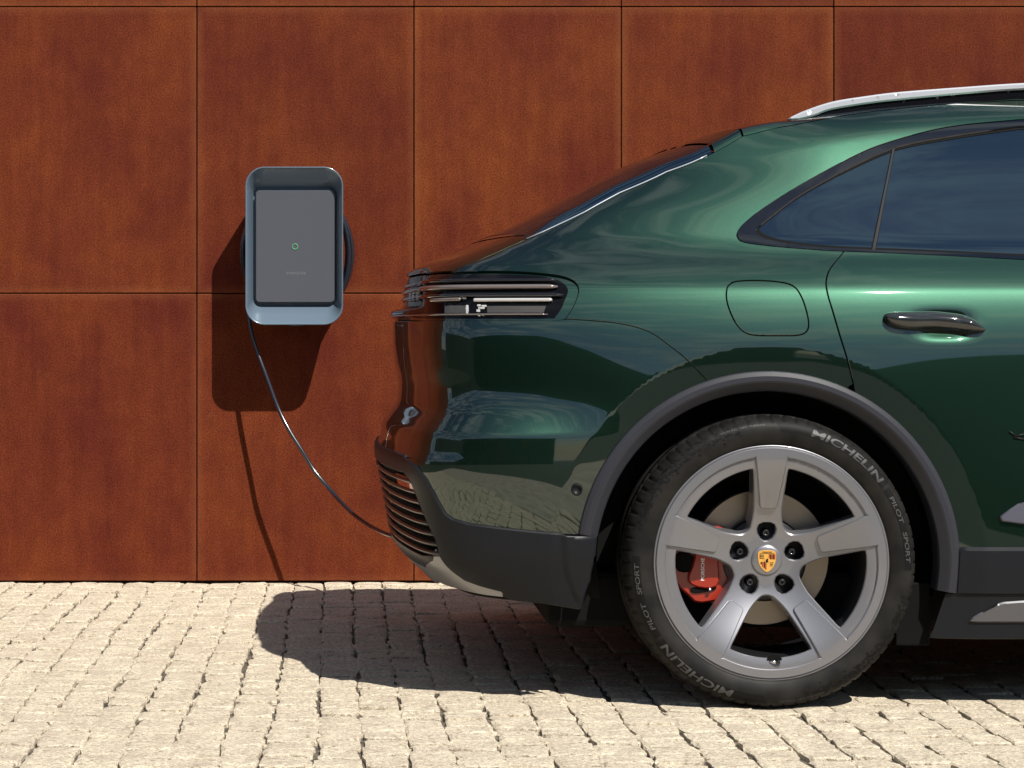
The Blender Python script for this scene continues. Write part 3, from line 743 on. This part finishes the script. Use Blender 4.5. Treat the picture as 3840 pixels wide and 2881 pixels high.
car_link('arch_liner',liner(ARX),car,BLACK); car_link('arch_liner',liner(FXW),car,BLACK)

# parking sensor
sc_=S(SENS.mean(0)[None])[0][0]
me=lathe('parking_sensor',[(0,.004),(.0085,.004),(.010,.002),(.0115,-.002),(.0135,-.002),(.0145,.002),(.0145,.01)],28)
co=np.empty(len(me.vertices)*3); me.vertices.foreach_get('co',co); co=co.reshape(-1,3)+sc_; me.vertices.foreach_set('co',co.ravel())
car_link('parking_sensor',me,bumper,PLASTIC)

# door handle
HM=mat('black_handle',(.018,.020,.020),.10,0,1,.02)
hs=[(3318,1182,1184),(3321,1175,1192),(3330,1169,1204),(3348,1165.5,1216),(3375,1164,1225),(3420,1164,1231),(3470,1165,1234),(3520,1167,1236),(3575,1171,1238),(3610,1176,1240),(3640,1187,1241),(3668,1203,1241),(3688,1219,1240),(3699,1231,1235)]
hsd=catmull([(x,t_,b_) for x,t_,b_ in hs],5)
cen=inv([(x,(t_+b_)/2) for x,t_,b_ in hsd],.012); Xc=S(cen,0.0)[0]; V=[];F=[]
sec=[(0,1.0),(.35,.93),(.72,.66),(.92,.38),(1.0,.10),(.95,-.30),(.78,-.68),(.40,-.95),(0,-1.0),(-.4,-.8),(-.4,.8)]
for i,((x,t_,b_),xc) in enumerate(zip(hsd,Xc)):
    u=i/(len(hsd)-1); hh=(b_-t_)/2/1440; dep=.030*min(1,(hh/.020)**.6)
    for (d,h) in sec: V.append((xc[0],xc[1]-.002-dep*d,xc[2]+h*hh))
k=len(sec)
for i in range(len(hsd)-1):
    for j in range(k): F.append((i*k+j,i*k+(j+1)%k,(i+1)*k+(j+1)%k,(i+1)*k+j))
F.append(tuple(range(k))); F.append(tuple((len(hsd)-1)*k+j for j in range(k)))
car_link('door_handle',recalc(mesh('door_handle',V,F,True)),rear_door,HM)

# ------------------------------------------------------------------ tail lamp
bez=panel('lamp_bezel',lamp_poly,m=PAINT,off=-.006,refine=[(-.58,.22,1.0,1.16,.007)],gap=.0006,bev=.002,thick=.02)
LI=inv(catmull(r1((800,286),(1000,284),(1250,286),(1480,298),(1610,322),(1690,362),(1722,415),(1705,480),(1665,570),(1620,632),(1585,645),(1300,647),(1000,647)),4),-.003)
zt2=LI[0][1]; zb2=LI[-1][1]
lens=[(AW,zt2),(.20,zt2),*LI,(.20,zb2),(AW,zb2)]
lamp=panel('tail_lamp',lens,m=LENS,off=-.0040,refine=[(-.58,.22,1.0,1.16,.007)],gap=0,bev=.001,thick=.01)
def bar(px0,px1,py,rad,m_,off=.004,flat=1.0,wrap=True,name='light_bar'):
    p=inv([(px1,py)],off)[0]; a0=AW if wrap else inv([(px0,py)],off)[0][0]
    pts=sline(a0,p[0],p[1],off,70)
    o=car_link(name,tube(name,pts,lambda t: rad*min(1,.35+ (1-t)*40),8,flat=flat),lamp,m_); mirrors[o].parent=mirrors[lamp]; mirrors[o].scale=(1,1,1); return o
ry=lambda y:900+y/2.212; rx=lambda x:1350+x/2.212
bar(0,rx(1640),ry(388),.0070,LAMPG,.003)
bar(0,rx(1640),ry(332),.0045,GLOSSB,.004)
bar(0,rx(1690),ry(455),.0050,GLOSSB,.005)
bar(rx(590),rx(835),ry(493),.0052,LAMPG,.004,wrap=False)
bar(rx(945),rx(1595),ry(497),.0050,LAMPW,.004,wrap=False)
bar(0,rx(1560),ry(617),.0022,LAMPG,.001)
DIML=mat('lamp_dim_block',(.07,.062,.055),.25,.3,1,.02)
for (x0,x1,y0,y1,mm) in ((700,872,545,605,DIML),(878,893,540,608,LAMPW),(1055,1540,548,603,DIML),(972,998,535,548,LAMPW),(1008,1046,540,552,LAMPW),(980,1030,558,568,LAMPW),(966,992,576,594,LAMPW),(978,994,618,628,LAMPW),(1010,1024,614,624,LAMPW),(838,875,464,484,LAMPW)):  # the small white pieces mid-lamp are sparkles of light drawn as blocks
    P_=inv(r1((x0,y0),(x1,y0),(x1-(20 if x1>1500 else 0),y1),(x0,y1)),.002)
    o=car_link('lamp_block',sheet_mesh('lamp_block',P_,[],.02,lambda P:S(P,.001),.006,0,bev=.0008),lamp,mm); mirrors[o].parent=mirrors[lamp]; mirrors[o].scale=(1,1,1)
for zz in (1.066,1.075,1.084):
    for aa in (-.30,-.22,-.14):
        P_=np.array([(aa,zz),(aa+.035,zz),(aa+.035,zz+.006),(aa,zz+.006)])
        o=car_link('lamp_block',sheet_mesh('lamp_block',P_,[],.02,lambda P:S(P,.006),.006,0,bev=.0008),lamp,LAMPW); mirrors[o].parent=mirrors[lamp]; mirrors[o].scale=(1,1,1)

# ------------------------------------------------------------------ roof rail
RY=.475; sR=FPX/(RY-CAMY)
def rp(*p): return [((x-CX0)/sR, CAMZ-(y-CY0)/sR) for x,y in p]
def plan_ev(Y,bul=0): 
    def ev(P): 
        P=np.asarray(P); return np.stack([P[:,0],np.full(len(P),Y),P[:,1]],1), np.tile(np.array([0,-1.,0]),(len(P),1))
    return ev
top=catmull([(2959,448),(3020,420),(3119,388),(3240,368),(3368,352),(3600,334),(3840,318),(4200,305),(4700,300)],6)
bot=catmull([(2990,447),(3050,432),(3110,410),(3240,388),(3368,373),(3600,351),(3840,334),(4200,326),(4700,322)],6)
railp=np.array(rp(*[tuple(p) for p in top]+[tuple(p) for p in bot[::-1]]))
RAILM=mat('satin_rail',(.78,.79,.82),.28,.55,.4,.1)
me=sheet_mesh('roof_rail',railp,[],.01,plan_ev(RY-.016),.034,.001,bev=.0045)
rail=car_link('roof_rail',me,car,RAILM)
b2=catmull([(3000,451),(3060,449),(3140,437),(3368,411),(3600,390),(3840,372),(4200,352),(4700,345)],6)
t2=catmull([(3060,434),(3110,412),(3240,390),(3368,375),(3600,353),(3840,336),(4200,328),(4700,324)],6)
me=sheet_mesh('rail_base',np.array(rp(*[tuple(p) for p in t2]+[tuple(p) for p in b2[::-1]])),[],.012,plan_ev(RY-.008),.03,.0005,bev=.003)
o=car_link('rail_base',me,rail,GLOSSB)

# ------------------------------------------------------------------ wheel
def chaikin(P,n=2):
    P=np.array(P,float)
    for _ in range(n):
        Q=np.roll(P,-1,0); P=np.stack([P*.75+Q*.25,P*.25+Q*.75],1).reshape(-1,2)
    return P
def fdep(r):
    t=np.clip((.268-r)/.20,0,1); return .064*(.45*t+.55*t*t*(3-2*t))
def wheel_ev(lift=0.0):
    def ev(P):
        P=np.asarray(P,float); r=np.hypot(P[:,0],P[:,1])+1e-9; y=fdep(r)-lift; e=1e-3
        d=(fdep(r+e)-fdep(r-e))/(2*e); n=np.stack([d*P[:,0]/r,-np.ones(len(r)),d*P[:,1]/r],1); n/=np.linalg.norm(n,axis=1)[:,None]
        return np.stack([P[:,0],y,P[:,1]],1),n
    return ev
def rot(P,t): P=np.array(P); c,s=math.cos(t),math.sin(t); return np.stack([P[:,0]*c-P[:,1]*s,P[:,0]*s+P[:,1]*c],1)
def circ(r,n=160): return np.array([(r*math.cos(2*PI*i/n),r*math.sin(2*PI*i/n)) for i in range(n)])
wins=[]; pockets=[]
for k in range(5):
    # spoke pointing up, right-hand side outline; window between spoke k and the next one clockwise
    sd=[(.042,.2440),(.0385,.20),(.0345,.15),(.0335,.125),(.037,.098),(.0425,.078)]   # (half width, along)
    right=np.array(sd)                                                              # right side of the spoke at 90 deg
    left=np.array([(-a,b) for a,b in sd])
    lft=rot(left,-2*PI/5)                                                           # left side of the neighbour
    a0=math.atan2(right[0][1],right[0][0]); a1=math.atan2(lft[0][1],lft[0][0])
    arcp=[(.249*math.cos(t),.249*math.sin(t)) for t in np.linspace(a0-.045,a1+.045,14)]
    poly=[*right[::-1],*arcp,*lft]
    poly=chaikin(poly,2)
    wins.append(rot(poly,2*PI*k/5))
    pk=chaikin([(-.0195,.101),(.0195,.101),(.0300,.076),(.013,.048),(-.013,.048),(-.0300,.076)],1); pockets.append(rot(pk,2*PI*k/5))
face=sheet_mesh('wheel',circ(.286),wins+pockets,.009,wheel_ev(),.050,0,bev=.0030)
wheel_o=link('wheel',face,car,(WX-CO[0],-CO[1],WZ),RIMM)
def wl(name,me,m_,par=None,loc=(0,0,0)): return link(name,me,par or wheel_o,loc,m_)
# raised ring with five pads
inner=[]
for k in range(5):
    hp=[(.0395,.2775),(.0375,.262),(.0205,.143),(.0165,.1385),(0,.1385)]
    rt=np.array(hp); ltf=np.array([(-a,b) for a,b in hp])[::-1]
    t0=PI/2-math.asin(.0395/.2775)
    seg=[*rt,*ltf[1:]]                                   # right edge down, across, left edge up
    arcs=[(.2765*math.cos(t),.2765*math.sin(t)) for t in np.linspace(PI/2+math.asin(.0395/.2775)+.02,PI/2+2*PI/5-math.asin(.0395/.2775)-.02,14)]
    inner+=list(rot(np.array(seg+arcs),2*PI*k/5))
inner=np.array(inner)
wl('rim_pad_ring',sheet_mesh('rim_pad_ring',circ(.2965,200),[inner],.009,wheel_ev(.0068),.009,0,bev=.0022),RIMM)
lipp=[(.284,.012),(.2955,.0065),(.2985,-.001),(.3015,-.0035),(.3045,-.002),(.3055,.003),(.3035,.010)]
wl('rim_flange',lathe('rim_flange',lipp,160),RIMM)
bar_=[(.296,.012),(.280,.030),(.262,.050),(.250,.075),(.246,.20),(.262,.262),(.285,.275)]
wl('rim_barrel',lathe('rim_barrel',bar_,120),RIMD)
# pocket floors, bolts
wl('wheel_hub',lathe('wheel_hub',[(0,.094),(.105,.094),(.112,.100),(.112,.150),(.09,.150)],60),RIMD)
for k in range(5):
    t=PI/2+2*PI*k/5; bx,bz=.0715*math.cos(t),.0715*math.sin(t)
    bm_=lathe('wheel_bolt',[(0,.006),(.0038,.006),(.0044,-.002),(.0078,-.002),(.0092,.001),(.0092,.010),(.0125,.014),(.0125,.022)],18)
    wl('wheel_bolt',bm_,GLOSSB,None,(bx,.070,bz))
capy=fdep(.03)
wl('hub_cap',lathe('hub_cap',[(0,-.0025),(.020,-.0022),(.034,-.0010),(.0385,.0010),(.0405,.004),(.0410,.012)],60),RIMM,None,(0,capy-.004,0))
def flat(name,poly,yy,m_,par,th=.0008,step=.01,loc=(0,0,0)):
    me=sheet_mesh(name,np.array(poly,float),[],step,plan_ev(yy),th,0,bev=.0002 if th>.0005 else 0); return link(name,me,par,loc,m_)
crest=flat('hub_crest',chaikin([(-.0235,.0235),(-.012,.0262),(0,.0272),(.012,.0262),(.0235,.0235),(.0235,.002),(.018,-.015),(.008,-.026),(0,-.0305),(-.008,-.026),(-.018,-.015),(-.0235,.002)],1),capy-.0075,GOLD,wheel_o,.002)
cy=capy-.0083
def rect(x0,x1,z0,z1): return [(x0,z0),(x1,z0),(x1,z1),(x0,z1)]
em=[]
for i in range(5):
    x0=.0045+i*.0036; em.append((rect(x0,x0+.0026,.0035,.0165),CRED if i%2==0 else BLACK))
for i in range(4):
    x0=-.0165+i*.0040; b_=[-.010,-.0165,-.020,-.0235][i]; em.append((rect(x0,x0+.0028,b_,-.0035),BLACK if i%2==0 else CRED))
for z_ in (.0055,.0095,.0135): em.append((rect(-.0195,-.0080,z_,z_+.0014),BLACK)); em.append(([(-.0195,z_+.0014),(-.0180,z_+.0014),(-.0170,z_+.0034),(-.0180,z_+.0034)],BLACK))
for z_ in (-.0065,-.0105,-.0145): em.append((rect(.0075,.0075+.011+z_*.25,z_,z_+.0014),BLACK))
em.append((rect(-.0195,.0195,.0185,.0192),BLACK))
for (pl,mm) in em: flat('crest_mark',pl,cy,mm,crest,.0004,.02)
flat('crest_mark',chaikin([(-.0065,.0075),(.0065,.0075),(.0065,-.002),(0,-.0105),(-.0065,-.002)],1),cy-.0004,GOLD,crest,.0006,.01)
flat('crest_mark',chaikin([(-.002,-.007),(.0005,-.003),(.0028,-.007),(.0032,-.001),(.0015,.002),(.004,.0042),(.0018,.0056),(-.001,.0048),(-.0032,.001),(-.0040,-.003)],1),cy-.0009,BLACK,crest,.0004,.01)
def font_mesh(txt,size,bold=.0,shear=0,space=1.0):
    c=bpy.data.curves.new('lettering','FONT'); c.body=txt; c.size=size; c.offset=bold; c.shear=shear; c.align_x='LEFT'; c.space_character=space; c.resolution_u=3
    o=bpy.data.objects.new('tmp',c); sc.collection.objects.link(o); bpy.context.view_layer.update()
    me=bpy.data.meshes.new_from_object(o.evaluated_get(bpy.context.evaluated_depsgraph_get())); bpy.data.objects.remove(o); bpy.data.curves.remove(c)
    v_=np.empty(len(me.vertices)*3); me.vertices.foreach_get('co',v_); return v_.reshape(-1,3),[tuple(p.vertices) for p in me.polygons]
v_,f_=font_mesh('PORSCHE',.0052,.0001,0,1.1); v_[:,0]-=v_[:,0].max()/2
crm=mesh('crest_mark',[(x,cy-.0002,z+.0200) for x,z,_ in v_],f_); link('crest_mark',crm,crest,(0,0,0),BLACK)

# tyre
TP=[(.3015,.012),(.3025,.002),(.306,-.0035),(.312,-.0065),(.322,-.0105),(.336,-.0135),(.350,-.0125),(.3600,-.0080),(.3675,.0000),(.3735,.0110),(.3775,.0240),(.3800,.040),(.3806,.043),(.3740,.044),(.3740,.050),(.3812,.051),(.3822,.085),(.3745,.086),(.3745,.098),(.3824,.099),(.3824,.178),(.3745,.179),(.3745,.191),(.3822,.192),(.3808,.235),(.3775,.256),(.370,.272),(.355,.284),(.335,.288),(.310,.280),(.300,.268)]
def trad(r,y,th,i,j):
    k=i%7
    if 8<=j<=12 and k<1: return r-(.0055 if j>8 else .003)
    if 14<=j<=15 and (i+3)%7<1: return r-.004
    return r
tyre=wl('tyre',lathe('tyre',TP,504,True,trad),RUBBER)
def ty(r):
    rr=[p[0] for p in TP[2:11]]; yy=[p[1] for p in TP[2:11]]; return np.interp(r,rr,yy)
def arc_text(txt,deg0,deg1,r0,size,m_,bold,shear,lift=.0012):
    v_,f_=font_mesh(txt,size,bold,shear); bm=bmesh.new(); vs=[bm.verts.new(p) for p in v_]
    for q_ in f_:
        try: bm.faces.new([vs[k] for k in q_])
        except ValueError: pass
    bmesh.ops.triangulate(bm,faces=bm.faces)
    for _ in range(3):
        le=[e for e in bm.edges if e.calc_length()>.005]
        if le: bmesh.ops.subdivide_edges(bm,edges=le,cuts=1); bmesh.ops.triangulate(bm,faces=bm.faces)
    bm.verts.index_update(); v_=np.array([tuple(q_.co) for q_ in bm.verts]); f_=[tuple(w.index for w in q_.verts) for q_ in bm.faces]; bm.free(); w_=v_[:,0].max(); t0,t1=R(deg0),R(deg1)
    # cut tall letters finely enough by bending vertices only
    t=t0+(t1-t0)*v_[:,0]/w_; r=r0+v_[:,1]
    V=np.stack([r*np.cos(t),ty(r)-lift,r*np.sin(t)],1); me=mesh('tyre_lettering',V,f_); return link('tyre_lettering',me,tyre,(0,0,0),m_)
def band(d0,d1,ra,rb,lift=.0005,m_=PATCH,n=40,slant=0):
    V=[];F=[]
    rs=np.linspace(ra,rb,5)
    for i in range(n+1):
        for q_,r in enumerate(rs):
            t=R(d0+(d1-d0)*i/n + (slant*(q_/4) if i==0 else 0)); V.append((r*math.cos(t),ty(r)-lift,r*math.sin(t)))
    for i in range(n):
        for j in range(4): F.append((i*5+j,i*5+j+1,(i+1)*5+j+1,(i+1)*5+j))
    return link('tyre_band',mesh('tyre_band',V,F,True),tyre,(0,0,0),m_)
for add_ in (0,180):
    band(86+add_,34.5+add_,.341,.3655,slant=2.5); band(33+add_,-3+add_,.341,.3600)
    arc_text('MICHELIN',73.6+add_,36.6+add_,.3430,.0262,LETTER,.0006,.12)
    arc_text('PILOT',29.5+add_,17.0+add_,.3445,.0165,LETTER,.0003,.1)
    arc_text('SPORT',13.5+add_,0.0+add_,.3445,.0165,LETTER,.0003,.1)
    arc_text('295/35 R22  108Y  TUBELESS',112+add_,93+add_,.3555,.0062,LETTER,.0,.0)
    # small dark squares stippled along the shoulder
    r_=np.random.default_rng(5); V=[];F=[]
    for _ in range(230):
        u=r_.random(); t=R(104+add_+62*u**.9); fade=1-abs(u-.5)*1.5; rr=.3375+.030*(.5+.5*r_.normal(0,.45)*1.0)
        if not .330<rr<.3695: continue
        s_=.0018+.0016*r_.random()*fade; b=len(V); e=R(r_.uniform(-8,8))
        for (p_,q_) in ((-1,-1),(1,-1),(1,1),(-1,1)):
            r2_=rr+q_*s_; t2_=t+p_*s_*1.3/rr+q_*.004; V.append((r2_*math.cos(t2_),ty(r2_)-.0004,r2_*math.sin(t2_)))
        F.append((b,b+1,b+2,b+3))
    o=link('tyre_stipple',mesh('tyre_stipple',V,F),tyre,(0,0,0),PATCH); o['kind']='stuff'
# brake
disc=wl('brake_disc',lathe('brake_disc',[(.098,.150),(.100,.1335),(.1770,.1335),(.1785,.136),(.1785,.160),(.100,.162)],90,False),DISC)
def r5(*p): return [(2200+x/1.328,1450+y/1.328) for x,y in p]
def cw(pts,Y): 
    s_=FPX/(Y-CAMY); return [((px-CX0)/s_-WX, CAMZ-(py-CY0)/s_-WZ) for px,py in pts]
CP=chaikin(cw(r5((425,800),(520,745),(640,700),(690,718),(705,800),(690,880),(702,1000),(700,1045),(640,1062),(552,1074),(518,1040),(455,985),(425,900)),.095),1)
cal=wl('brake_caliper',sheet_mesh('brake_caliper',CP,[],.01,plan_ev(.098),.05,0,bev=.005),CALI)
cal2=sheet_mesh('caliper_bridge',chaikin(cw(r5((548,800),(640,800),(652,900),(655,985),(610,1002),(535,990),(505,960),(540,880)),.088),1),[],.01,plan_ev(.086),.014,0,bev=.004)
link('caliper_bridge',cal2,cal,(0,0,0),CALI)
link('caliper_bridge',sheet_mesh('caliper_bridge',chaikin(cw(r5((445,830),(535,838),(535,905),(500,925),(450,915)),.085),1),[],.01,plan_ev(.090),.01,0,bev=.003),cal,(0,0,0),BLACK)
link('caliper_bridge',sheet_mesh('caliper_bridge',chaikin(cw(r5((520,1008),(600,1003),(645,992),(645,1012),(600,1022),(530,1030)),.085),1),[],.01,plan_ev(.0925),.01,0,bev=.002),cal,(0,0,0),BLACK)
p0=cw(r5((614,1012),),.088)[0]; 
bb=lathe('bleed_bolt',[(0,-.004),(.004,-.003),(.005,.0),(.005,.006)],10); link('bleed_bolt',bb,cal,(p0[0],.088,p0[1]),CHROME)
v_,f_=font_mesh('PORSCHE',.0125,.0003,0,1.05); v_[:,0]*=.060/v_[:,0].max(); q0=cw(r5((586,968),),.085)[0]
link('caliper_lettering',mesh('caliper_lettering',[(q0[0]-y_*1.0,.0855,q0[1]+x_) for x_,y_,_ in v_],f_),cal,(0,0,0),WHITE)
# valve
vx,vz=cw(r5((932,1376),),.01)[0]
flat('valve_recess',chaikin([(vx-.020,vz-.016),(vx+.020,vz-.016),(vx+.020,vz+.022),(vx-.020,vz+.022)],2),fdep(.25)-.0008,BLACK,wheel_o,.0006)
link('valve_stem',tube('valve_stem',[(vx-.012,.004,vz+.004),(vx+.004,-.003,vz+.003)],.0045,10),wheel_o,(0,0,0),CHROME)
link('valve_stem',tube('valve_stem',[(vx+.003,-.002,vz+.003),(vx+.014,-.004,vz+.003)],.0055,10),wheel_o,(0,0,0),GLOSSB)
def copy_tree(o,parent=None):
    c=o.copy(); sc.collection.objects.link(c); c.parent=parent
    for ch in list(o.children): copy_tree(ch,c)
    return c
for (x_,far) in ((FXW,False),(WX,True),(FXW,True)):
    c=copy_tree(wheel_o,car); c.location=(x_-CO[0],(YC if far else -YC),WZ)
    if far: c.rotation_euler=(0,0,PI)

# ------------------------------------------------------------------ charger, its coil and cable
BX,BZ=(1103-CX0)/994.0, CAMZ-(922-CY0)/994.0
def rr_loop(hw,hh,rc,n=8):
    P=[]
    for (sx,sz,t0) in ((1,1,0),(-1,1,PI/2),(-1,-1,PI),(1,-1,1.5*PI)):
        for i in range(n+1):
            t=t0+PI/2*i/n; P.append((sx*(hw-rc)+rc*math.cos(t),sz*(hh-rc)+rc*math.sin(t)))
    # sides and ends bow out slightly
    return [(x*(1+.012*(1-(z/hh)**2)),z*(1+.008*(1-(x/hw)**2))) for x,z in P]
def loft(name,loops,cap0=True,cap1=True):
    V=[];F=[];n=len(loops[0][1])
    for (y,P,dz) in loops: V+=[(x,y,z+dz) for x,z in P]
    for i in range(len(loops)-1):
        for k in range(n): F.append((i*n+k,i*n+(k+1)%n,(i+1)*n+(k+1)%n,(i+1)*n+k))
    if cap0: F.append(tuple(range(n)))
    if cap1: F.append(tuple((len(loops)-1)*n+k for k in range(n)))
    me=mesh(name,V,F,True); recalc(me)
    me.polygons[-1].use_smooth=False
    if cap0: me.polygons[-2].use_smooth=False
    return me
YF=2.585-WALLY
shell=loft('charger_shell',[(-.003,rr_loop(.135,.235,.05),0),(-.03,rr_loop(.150,.255,.06),0),(YF+.03,rr_loop(.181,.294,.070),0),(YF+.005,rr_loop(.1840,.2975,.070),0),(YF,rr_loop(.1825,.296,.069),0),(YF+.001,rr_loop(.1795,.293,.067),0),(YF+.010,rr_loop(.1755,.286,.062),0),(YF+.055,rr_loop(.1580,.232,.034),0),(YF+.075,rr_loop(.1555,.222,.026),0)])
ch=thing('wall_charger','slate grey car charging box with rounded corners mounted on the rusty wall','charger',(BX,WALLY,BZ),None)
link('charger_shell',shell,ch,(0,0,0),BOXM)
fc=loft('charger_face',[(YF+.074,rr_loop(.1480,.2110,.014),0),(YF+.046,rr_loop(.1490,.2120,.014),0),(YF+.0440,rr_loop(.1475,.2105,.013),0)])
fo=link('charger_face',fc,ch,(.003,0,.0),BOXF)
yq=YF+.0434
lx=(635*V2-1103)/988; lz=(922-532*V2)/988
ring=lathe('indicator_ring',[(.0085,0),(.0085,-.0012),(.0118,-.0012),(.0118,0)],40); link('indicator_ring',ring,fo,(lx,yq,lz),LED)
v_,f_=font_mesh('PORSCHE',.0135,.0002,0,1.35); v_[:,0]-=v_[:,0].max()/2
link('face_lettering',mesh('face_lettering',[(x+lx+.004,yq-.0006,z+(922-592*V2)/988) for x,z,_ in v_],f_),fo,(0,0,0),BOXL)
# coil of cable kept behind the box
coil=[]
cxx,czz=(640*V2-1103)/975,(922-545*V2)/975
nT=5
for i in range(nT*48+1):
    t=2*PI*i/48-PI/2; q_=i/(nT*48); coil.append((cxx+(.188+.026*math.sin(q_*PI))*math.cos(t),-.050-.075*q_,czz+(.262+.012*math.sin(q_*9))*math.sin(t)))
coil_o=thing('cable_coil','dark charging cable coiled on the holder behind the charging box','cable',(BX,WALLY,BZ),tube('cable_coil',coil,.0072,8),CABLE)
cab=[(925,1120,2.74),(934,1190,2.72),(942,1240,2.70),(958,1300,2.685),(990,1388,2.66),(1042,1528,2.63),(1085,1615,2.60),(1128,1684,2.58),(1180,1768,2.56),(1241,1840,2.52),(1290,1895,2.44),(1337,1938,2.34),(1400,1980,2.20),(1467,2009,2.05),(1530,2020,1.96),(1600,2000,1.90)]
cw_=catmull([px2w(*c) for c in cab],8)
cable=thing('charging_cable','thin dark charging cable hanging from the box down to the rear of the car','cable',tuple(cw_[0]),tube('charging_cable',[tuple(p-cw_[0]) for p in cw_],.0078,10),CABLE)

# ------------------------------------------------------------------ dark masses added out of view, shaped for their reflection in the paint
DK=mat('dark_mass',(.020,.022,.018),.8); RFM=mat('slate_roof',(.025,.026,.028),.6)
def gable(name,label,x0,x1,y0,y1,h,hr,xr_):
    t=thing(name,label,'building',((x0+x1)/2,(y0+y1)/2,0)); ox,oy=(x0+x1)/2,(y0+y1)/2
    V=[(x0,y1,0),(x1,y1,0),(x1,y1,h),(xr_,y1,hr),(x0,y1,h*.9),(x0,y0,0),(x1,y0,0),(x1,y0,h),(xr_,y0,hr),(x0,y0,h*.9)]
    V=[(a-ox,b-oy,c) for a,b,c in V]
    F=[(0,1,2,3,4),(9,8,7,6,5),(0,5,6,1),(1,6,7,2),(0,4,9,5)]
    link('facade',mesh('facade',V,F),t,(0,0,0),DK)
    link('roof',recalc(mesh('roof',[(V[k][0],V[k][1],V[k][2]+dz) for dz in (.01,.25) for k in (4,3,2,7,8,9)],[(6,7,10,11),(7,8,9,10),(0,1,4,5),(1,2,3,4),(0,1,7,6),(1,2,8,7),(5,4,10,11),(4,3,9,10),(0,6,11,5),(2,3,9,8)])),t,(0,0,0),RFM)
    for wx_ in np.arange(x0+1.2,x1-1.5,3.0): link('window',box_mesh('window',wx_-ox,wx_+1.1-ox,y1-oy-.02,y1-oy+.04,1.0,2.3),t,(0,0,0),GLASS)
    return t
gable('added_gable_building','added dark gabled building behind the photographer, there for its reflection in the paint',-26,1.8,-24,-15,3.3,5.2,-3.0)  # unseen building added for the dark shape it mirrors into the paint
# curved dark mass to the right, added in place of a mirrored tree row
def curved_mass(x0,x1,y0,y1,h0,h1):
    t=thing('added_curved_mass','added dark mass with a curved top, standing in for trees mirrored in the paint','building',((x0+x1)/2,(y0+y1)/2,0)); ox,oy=(x0+x1)/2,(y0+y1)/2
    n=20; top=[(x0+(x1-x0)*i/n,h0+(h1-h0)*math.sin(PI*min(1,i/n*.9+.1))) for i in range(n+1)]
    V=[(x0-ox,y1-oy,0)]+[(a-ox,y1-oy,b) for a,b in top]+[(x1-ox,y1-oy,0)]; m_=len(V); V+=[(a,b-(y1-y0),c) for a,b,c in V]
    F=[tuple(range(m_))]+[tuple(range(2*m_-1,m_-1,-1))]+[(i,m_+i,m_+i+1,i+1) for i in range(m_-1)]
    link('facade',recalc(mesh('facade',V,F)),t,(0,0,0),DK)
    link('mass_plate',box_mesh('mass_plate',-2,2,y1-oy-.02,y1-oy+.06,0,3.0),t,(0,0,0),RFM)
curved_mass(5.2,26,-24,-15,2.2,6.5)
t=thing('added_side_block','added dark block on the left, there to darken the reflection in the bumper','wall',(-11,-7,0),box_mesh('added_side_block',-.3,.3,-8,7.5,0,3.4,.02),DK)  # unseen block added so the bumper corner mirrors something dark
